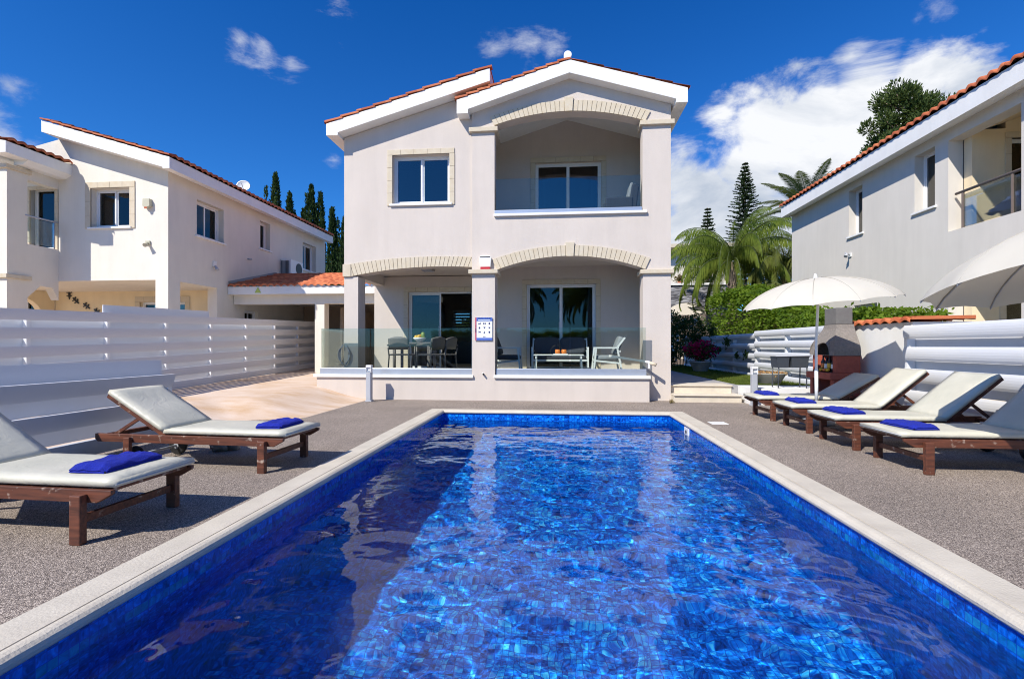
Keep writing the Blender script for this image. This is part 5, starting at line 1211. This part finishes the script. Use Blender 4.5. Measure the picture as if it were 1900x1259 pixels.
for lb, x, y, h, r, s_ in (('tallest dark cypress above the left villa eave', -16.4, 27, 11.25, .62, 1), ('shorter cypress just right of the tallest one', -15.7, 27.3, 10.2, .50, 2),
                          ('slim cypress spire left of the twin cypresses', -15.0, 27.6, 9.3, .42, 12), ('left spire of the twin cypresses behind the villa eave', -14.2, 27, 10.5, .55, 3), ('right spire of the twin cypresses behind the villa eave', -13.75, 27.2, 10.1, .50, 4),
                          ('pointed cypress touching the eave corner of the left villa', -12.75, 26.6, 9.0, .48, 5), ('cypress nearest the beige villa wall', -11.9, 26.4, 8.4, .60, 6), ('low broad cypress between the eave corner and the beige villa', -12.4, 27.4, 7.6, .7, 7)):
    cypress(lb, x, y, h, r, s_)

def araucaria(label, x, y, h, R_, seed):
    rg = random.Random(seed); t_ = thing('norfolk_pine', label, 'tree', (x, y, 0), 0, 'tiered pines behind the palms')
    b = B(); trunk(b, (x, y, 0), (x, y, h), .16, .015); obj('trunk', b, 'bark', t_); b = B(); z = h * .32
    while z < h - .1:
        t = (z - h * .32) / (h * .68); R2 = R_ * (1 - t) ** .85 + .08; nb = 7; a0 = rg.uniform(0, 1)
        for k in range(nb):
            a = a0 + 2 * pi * k / nb + rg.uniform(-.15, .15); L2 = R2 * rg.uniform(.8, 1.1); d = Vector((cos(a), sin(a), 0)); side = Vector((-sin(a), cos(a), 0)); m_ = max(6, int(L2 / .035))
            for i in range(m_):
                u = (i + .5) / m_; p = Vector((x, y, z)) + d * L2 * u + Vector((0, 0, -.10 * u * L2 + .22 * u * u * L2))
                for q in range(3): leaf(b, p, side * rg.choice((-1, 1)) * rg.uniform(.5, 1) + d * .6 + Vector((0, 0, rg.uniform(.0, .6))), rg.uniform(.12, .22) * (1 - .4 * u), .055, rg)
        z += .30 * (1 - .35 * t) + rg.uniform(-.03, .03)
    obj('crown', b, 'arau', t_)
araucaria('tall tiered pine against the white cloud', 11.15, 30, 12.15, 2.0, 3)
araucaria('smaller tiered pine left of the tall one', 9.0, 30, 9.5, 1.3, 4)

def conifer(label, x, y, z0, h, rx, seed):
    rg = random.Random(seed); t_ = thing('conifer_tree', label, 'tree', (x, y, 0))
    b = B(); trunk(b, (x, y, 0), (x, y, z0 + h * .8), .3, .05)
    b2 = B(); cl_ = []
    for i in range(85):
        a = rg.uniform(0, 2 * pi); t = rg.random(); rr = rx * (1 - .65 * t ** 1.5) * rg.uniform(.3, 1); cz = z0 + h * t * rg.uniform(.8, 1.0); cl_.append((x + rr * cos(a), y + rr * sin(a), cz, rg.uniform(.32, .62)))
    for cx, cy_, cz, cr in cl_:
        b.tube([(x, y, cz - .6), (cx, cy_, cz)], [.05, .02], 5)
        for i in range(330):
            d = rdir(rg); p = Vector((cx, cy_, cz)) + d * cr * rg.uniform(.3, 1.0) ** .6; p.z += .15 * rg.random(); leaf(b2, p, d + Vector((0, 0, .8)) + rdir(rg) * .4, rg.uniform(.10, .22), rg.uniform(.04, .08), rg)
    obj('trunk', b, 'bark', t_); obj('crown', b2, 'conifer', t_)
conifer('dense green conifer rising behind the right villa roof', 17.3, 26, 9.3, 4.7, 2.7, 8)

def frond(b, org, az, el, L_, droop, rg, nl=44, ll=.55, lw=.035, hang=.6, stem=None):
    pts = []; p = Vector(org); e = el
    for i in range(13):
        pts.append(p.copy()); d = Vector((cos(az) * cos(e), sin(az) * cos(e), sin(e))); p = p + d * L_ / 12; e -= droop / 12 * (1 + i * .10)
    (stem or b).tube(pts, [.03 * (1 - .8 * i / 12) for i in range(13)], 5)
    for i in range(nl):
        t = .10 + .9 * i / nl; f_ = t * 12; k = min(11, int(f_)); q = pts[k].lerp(pts[k + 1], f_ - k); d = (pts[k + 1] - pts[k]).normalized(); s = d.cross(Vector((0, 0, 1))).normalized(); l2 = ll * (sin(pi * min(1, t * .9 + .12)) ** .6) * rg.uniform(.8, 1.15)
        for sg_ in (-1, 1):
            dv = (s * sg_ * (1 - hang * .6) + d * .45 + Vector((0, 0, -hang * rg.uniform(.5, 1.3)))).normalized(); m1 = q + dv * l2 * .5; dv2 = (dv + Vector((0, 0, -hang * .8))).normalized(); m2 = m1 + dv2 * l2 * .5
            wv = d.cross(dv).cross(dv).normalized() * lw / 2 if d.cross(dv).length > .01 else Vector((0, 0, lw / 2))
            o = len(b.v); b.v += [tuple(q - wv * .5), tuple(q + wv * .5), tuple(m1 + wv), tuple(m2), tuple(m1 - wv)]; b.f += [(o, o + 1, o + 2, o + 4), (o + 4, o + 2, o + 3)]; b.sm += [False, False]
def palm(label, x, y, zc, n, L_, m_, seed, ll=.6, hang=.65, elr=(-.2, 1.35), droop=1.6, r0=.19, cat='palm', nl=46, lw=.035, azs=None):
    rg = random.Random(seed); t_ = thing('palm_tree', label, cat, (x, y, 0))
    b = B(); trunk(b, (x, y, 0), (x, y, zc), r0 * 1.2, r0 * .8, 10, .03)
    for i in range(26):                                              # old leaf bases
        a = rg.uniform(0, 2 * pi); z = zc - rg.uniform(.0, 1.9); b.tube([(x + cos(a) * r0 * .8, y + sin(a) * r0 * .8, z), (x + cos(a) * (r0 + .1), y + sin(a) * (r0 + .1), z + .28)], [.05, .015], 5)
    obj('trunk', b, 'palm_bark', t_); b = B(); s_ = B()
    for i in range(n):
        t = i / (n - 1); el = elr[1] + (elr[0] - elr[1]) * t ** .9; az = i * 2.39996 + rg.uniform(-.2, .2)
        frond(b, (x + .08 * cos(az), y + .08 * sin(az), zc + .1), az, el, L_ * rg.uniform(.85, 1.08), droop * rg.uniform(.8, 1.15), rg, nl, ll, lw, hang, s_)
    obj('crown', b, m_, t_); obj('frond_stem', s_, 'palm2', t_)
palm('feathery green queen palm between the beige and right villas', 8.35, 24, 5.2, 44, 3.9, 'palm', 5, .78, 1.1, (-.2, 1.5), 1.5, .22, nl=110, lw=.022)
palm('date palm with stiff grey-green fronds above the right villa roof', 12.75, 26, 8.0, 30, 2.7, 'palm2', 9, .50, .12, (.1, 1.5), .7, .25, nl=110, lw=.026)
palm('shaded drooping palm beside the right villa wall', 10.4, 23.2, 4.9, 30, 3.0, 'palm3', 13, .7, .8, (-.5, 1.35), 1.9, .2, nl=80, lw=.026)
palm('low dense palm behind the hedge', 9.9, 21.5, 3.1, 26, 2.4, 'palm3', 17, .6, .7, (-.3, 1.4), 1.7, .2, nl=44)

def leafbox(b, x0, x1, y0, y1, z0, zf, n, rg, size=.08, flat=.2):
    for i in range(n):
        x = rg.uniform(x0, x1); y = rg.uniform(y0, y1); zt_ = zf(x, y); f_ = rg.random()
        if f_ < .45: z = zt_ - rg.random() ** 2 * .35
        else:
            z = rg.uniform(z0, zt_); s = rg.choice((0, 0, 1)); x = (x0 if s == 0 else x1) + (rg.random() ** 1.5) * .3 * (1 if s == 0 else -1)
        lump = .16 * mnoise.noise(Vector((x * 1.6, y * 1.6, z * 1.6))); p = Vector((x - lump, y, z + lump)); d = rdir(rg); d.z = d.z * .5 + .1; leaf(b, p, d, size * rg.uniform(.7, 1.3), size * rg.uniform(.45, .7), rg)
rg = random.Random(21)
hg = thing('hedge', 'long bright green leafy hedge behind the white right fence', 'hedge', (6.8, 14, 0))
def hz(x, y): return 1.95 + max(0, min(1, (y - 13.5) / 4.0)) * 1.35 + .18 * mnoise.noise(Vector((x, y * .9, 0))) + .10 * mnoise.noise(Vector((x * 3, y * 3, 3))) - .35 * abs(x - 6.9) ** 2
b = B(); leafbox(b, 6.15, 7.7, 10.2, 20.5, .3, hz, 34000, rg, .10); obj('leaves', b, 'hedge', hg)
b = B(); grid(b, 6.45, 7.5, 10.3, 20.4, 8, 60, lambda x, y: hz(x, y) - .28); vs = []
b.box(6.5, 10.35, .1, 7.4, 20.3, 1.5); b.box(6.5, 16.5, 1.5, 7.4, 20.3, 2.4); obj('branches', b, 'bark', hg)
sb_ = thing('flowering_shrub', 'dark shrub with small white flowers at the end of the side path', 'shrub', (4.8, 20.2, .33))
b = B(); fl = B(); rg = random.Random(5)
for i in range(7000):
    d = rdir(rg); c_ = rg.choice(((4.4, 20.0, 1.3, .75), (5.1, 20.4, 1.6, .8), (4.6, 20.6, 2.1, .6), (5.5, 20.2, 1.9, .55), (4.2, 19.8, .8, .5))); p = Vector(c_[:3]) + d * c_[3] * rg.uniform(.5, 1.05)
    if p.z < .36: continue
    leaf(b, p, d + rdir(rg), rg.uniform(.07, .13), rg.uniform(.04, .06), rg)
    if i % 38 == 0: leaf(fl, p + d * .05, rdir(rg), .09, .08, rg); leaf(fl, p + d * .05, rdir(rg), .09, .08, rg)
obj('leaves', b, 'bush', sb_); obj('blossom', fl, 'white_plastic', sb_)
b = B()
for k in range(6): b.tube([(4.7 + .1 * k, 20.3, .3), (4.4 + .2 * k, 20.2, 1.4)], .02, 5)
obj('stems', b, 'bark', sb_)

def bowl(label, x, y, z, r, h, m_, seed):
    t_ = thing('planter_bowl', label, 'planter', (x, y, z), 0)
    b = B(); b.lathe([(0, 0), (r * .55, 0), (r * .6, .02), (r * .95, h * .88), (r, h * .9), (r, h), (r * .9, h), (r * .85, h * .8), (0, h * .8)], (x, y, z), 28); obj('bowl', b, m_, t_); return t_
p1 = bowl('pale pedestal planter bowl of pink flowers near the shaded fence', 4.95, 17.3, .33, .38, .36, 'planter_white', 1)
bg_ = B(); bf_ = B(); rg = random.Random(9)
for i in range(1500):
    d = rdir(rg); p = Vector((4.93, 17.3, 1.02)) + Vector((d.x * .62, d.y * .5, d.z * .34)) * rg.uniform(.3, 1)
    if rg.random() < .40: leaf(bf_, p + Vector((0, 0, .06)), rdir(rg), .10, .09, rg)
    else: leaf(bg_, p, rdir(rg), .10, .05, rg)
for i in range(12):
    a = rg.uniform(0, 6.28); bg_.tube([(4.95, 17.3, .62), (4.95 + .4 * cos(a), 17.3 + .3 * sin(a), 1.0 + rg.uniform(-.1, .2))], .008, 4)
fp = thing('bougainvillea', 'bright pink flowering plant growing in the pale planter bowl', 'flower', (4.95, 17.3, .65)); obj('petals', bf_, 'flower', fp); obj('leaves', bg_, 'bush', fp)
p2 = bowl('grey round planter bowl on the lawn beside the portable grill', 4.80, 11.5, .33, .36, .27, 'planter', 2)
b = B(); rg = random.Random(11)
for i in range(700):
    a = rg.uniform(0, 6.28); r_ = .33 * sqrt(rg.random()); p = Vector((4.80 + r_ * cos(a), 11.5 + r_ * sin(a), .56)); leaf(b, p, rdir(rg) + Vector((0, 0, .8)), rg.uniform(.05, .10), .035, rg)
tag(obj('succulent', b, 'succulent'), 'low orange and green succulents filling the grey planter bowl', 'plant')
b = B(); rg = random.Random(15)
for (cx, cy_, cz, cr) in ((6.9, 28.1, 4.95, .35),):
    for i in range(400):
        d = rdir(rg); leaf(b, Vector((cx, cy_, cz)) + Vector((d.x, d.y * .5, d.z)) * cr * rg.random(), rdir(rg), .14, .05, rg)
tag(obj('balcony_plant', b, 'dryleaf'), 'dry yellowish plant on the far stone-faced balcony', 'plant')
b = B(); b.tube([(6.9, 28.1, 4.741), (6.9, 28.1, 4.80)], [.15, .18], 12); tag(obj('flower_pot', b, 'tile'), 'small pot under the dry plant on the far balcony', 'pot')
# creeper leaves over the shaded fence
b = B(); rg = random.Random(31)
for (cx, cy_, cz, cr, n_) in ((5.66, 16.8, 1.35, .25, 90), (5.66, 15.2, .95, .16, 60), (5.66, 15.9, .9, .14, 50), (5.7, 18.5, 1.75, .35, 260), (5.66, 17.6, 1.1, .15, 50)):
    for i in range(n_):
        d = rdir(rg); leaf(b, Vector((cx, cy_, cz)) + Vector((d.x * .25, d.y * 1.6, d.z)) * cr * rg.random(), rdir(rg), .09, .05, rg)
tag(obj('creeper', b, 'bush'), 'thin green creeper poking through the shaded far fence', 'creeper')
for i, (x, y, z, s2) in enumerate(((2.42, 10.50, 0, 26),)):
    b = B(); rg = random.Random(40 + i)
    for k in range(s2): leaf(b, Vector((x + rg.uniform(-.05, .05), y + rg.uniform(-.03, .03), z)), Vector((rg.uniform(-.5, .5), rg.uniform(-.5, .5), 1)), rg.uniform(.05, .11), .02, rg)
    tag(obj('weed', b, 'dryleaf'), 'small dry weed at the foot of the right porch column', 'plant')

# ------------------------------------------------------------------ what stands behind the camera (seen in the panes and the water)
def find(lbl): return [o for o in col.objects if o.get('label') == lbl][0]
src = find('feathery green queen palm between the beige and right villas')
for lb, x, y in (('queen palm behind the pool, mirrored in the glass doors', -3.4, -9.5), ('second queen palm behind the pool, mirrored in the glass doors', 2.6, -12)):
    c = copy_tree(src); c.location = (x, y, 0); c['label'] = lb; ORG[c.name] = Vector((x, y, 0))
bh = thing('boundary_hedge', 'clipped green hedge along the end of the garden behind the pool', 'hedge', (0, -14, 0))
b = B(); rg = random.Random(77); leafbox(b, -9, 9, -15, -13.6, 0, lambda x, y: 2.2 + .25 * mnoise.noise(Vector((x, y, 1))), 9000, rg, .22); obj('leaves', b, 'hedge', bh)
b = B(); b.box(-8.9, -14.8, 0, 8.9, -13.9, 1.9); obj('branches', b, 'bark', bh)
b = B(); rg = random.Random(99)
for i in range(15000):
    x = rg.uniform(-75, 75); y = rg.uniform(44, 52); h_ = 3.2 + 2.2 * mnoise.noise(Vector((x * .13, y * .1, 2))) + .8 * mnoise.noise(Vector((x * .6, y * .3, 5)))
    z = h_ * (1 - rg.random() ** 2 * .9); leaf(b, Vector((x, y, max(.1, z))), rdir(rg) + Vector((0, 0, .3)), rg.uniform(.5, 1.0), rg.uniform(.35, .6), rg)
tag(obj('distant_trees', b, 'bush'), 'far dark green belt of trees behind the houses', 'trees', kind='stuff')
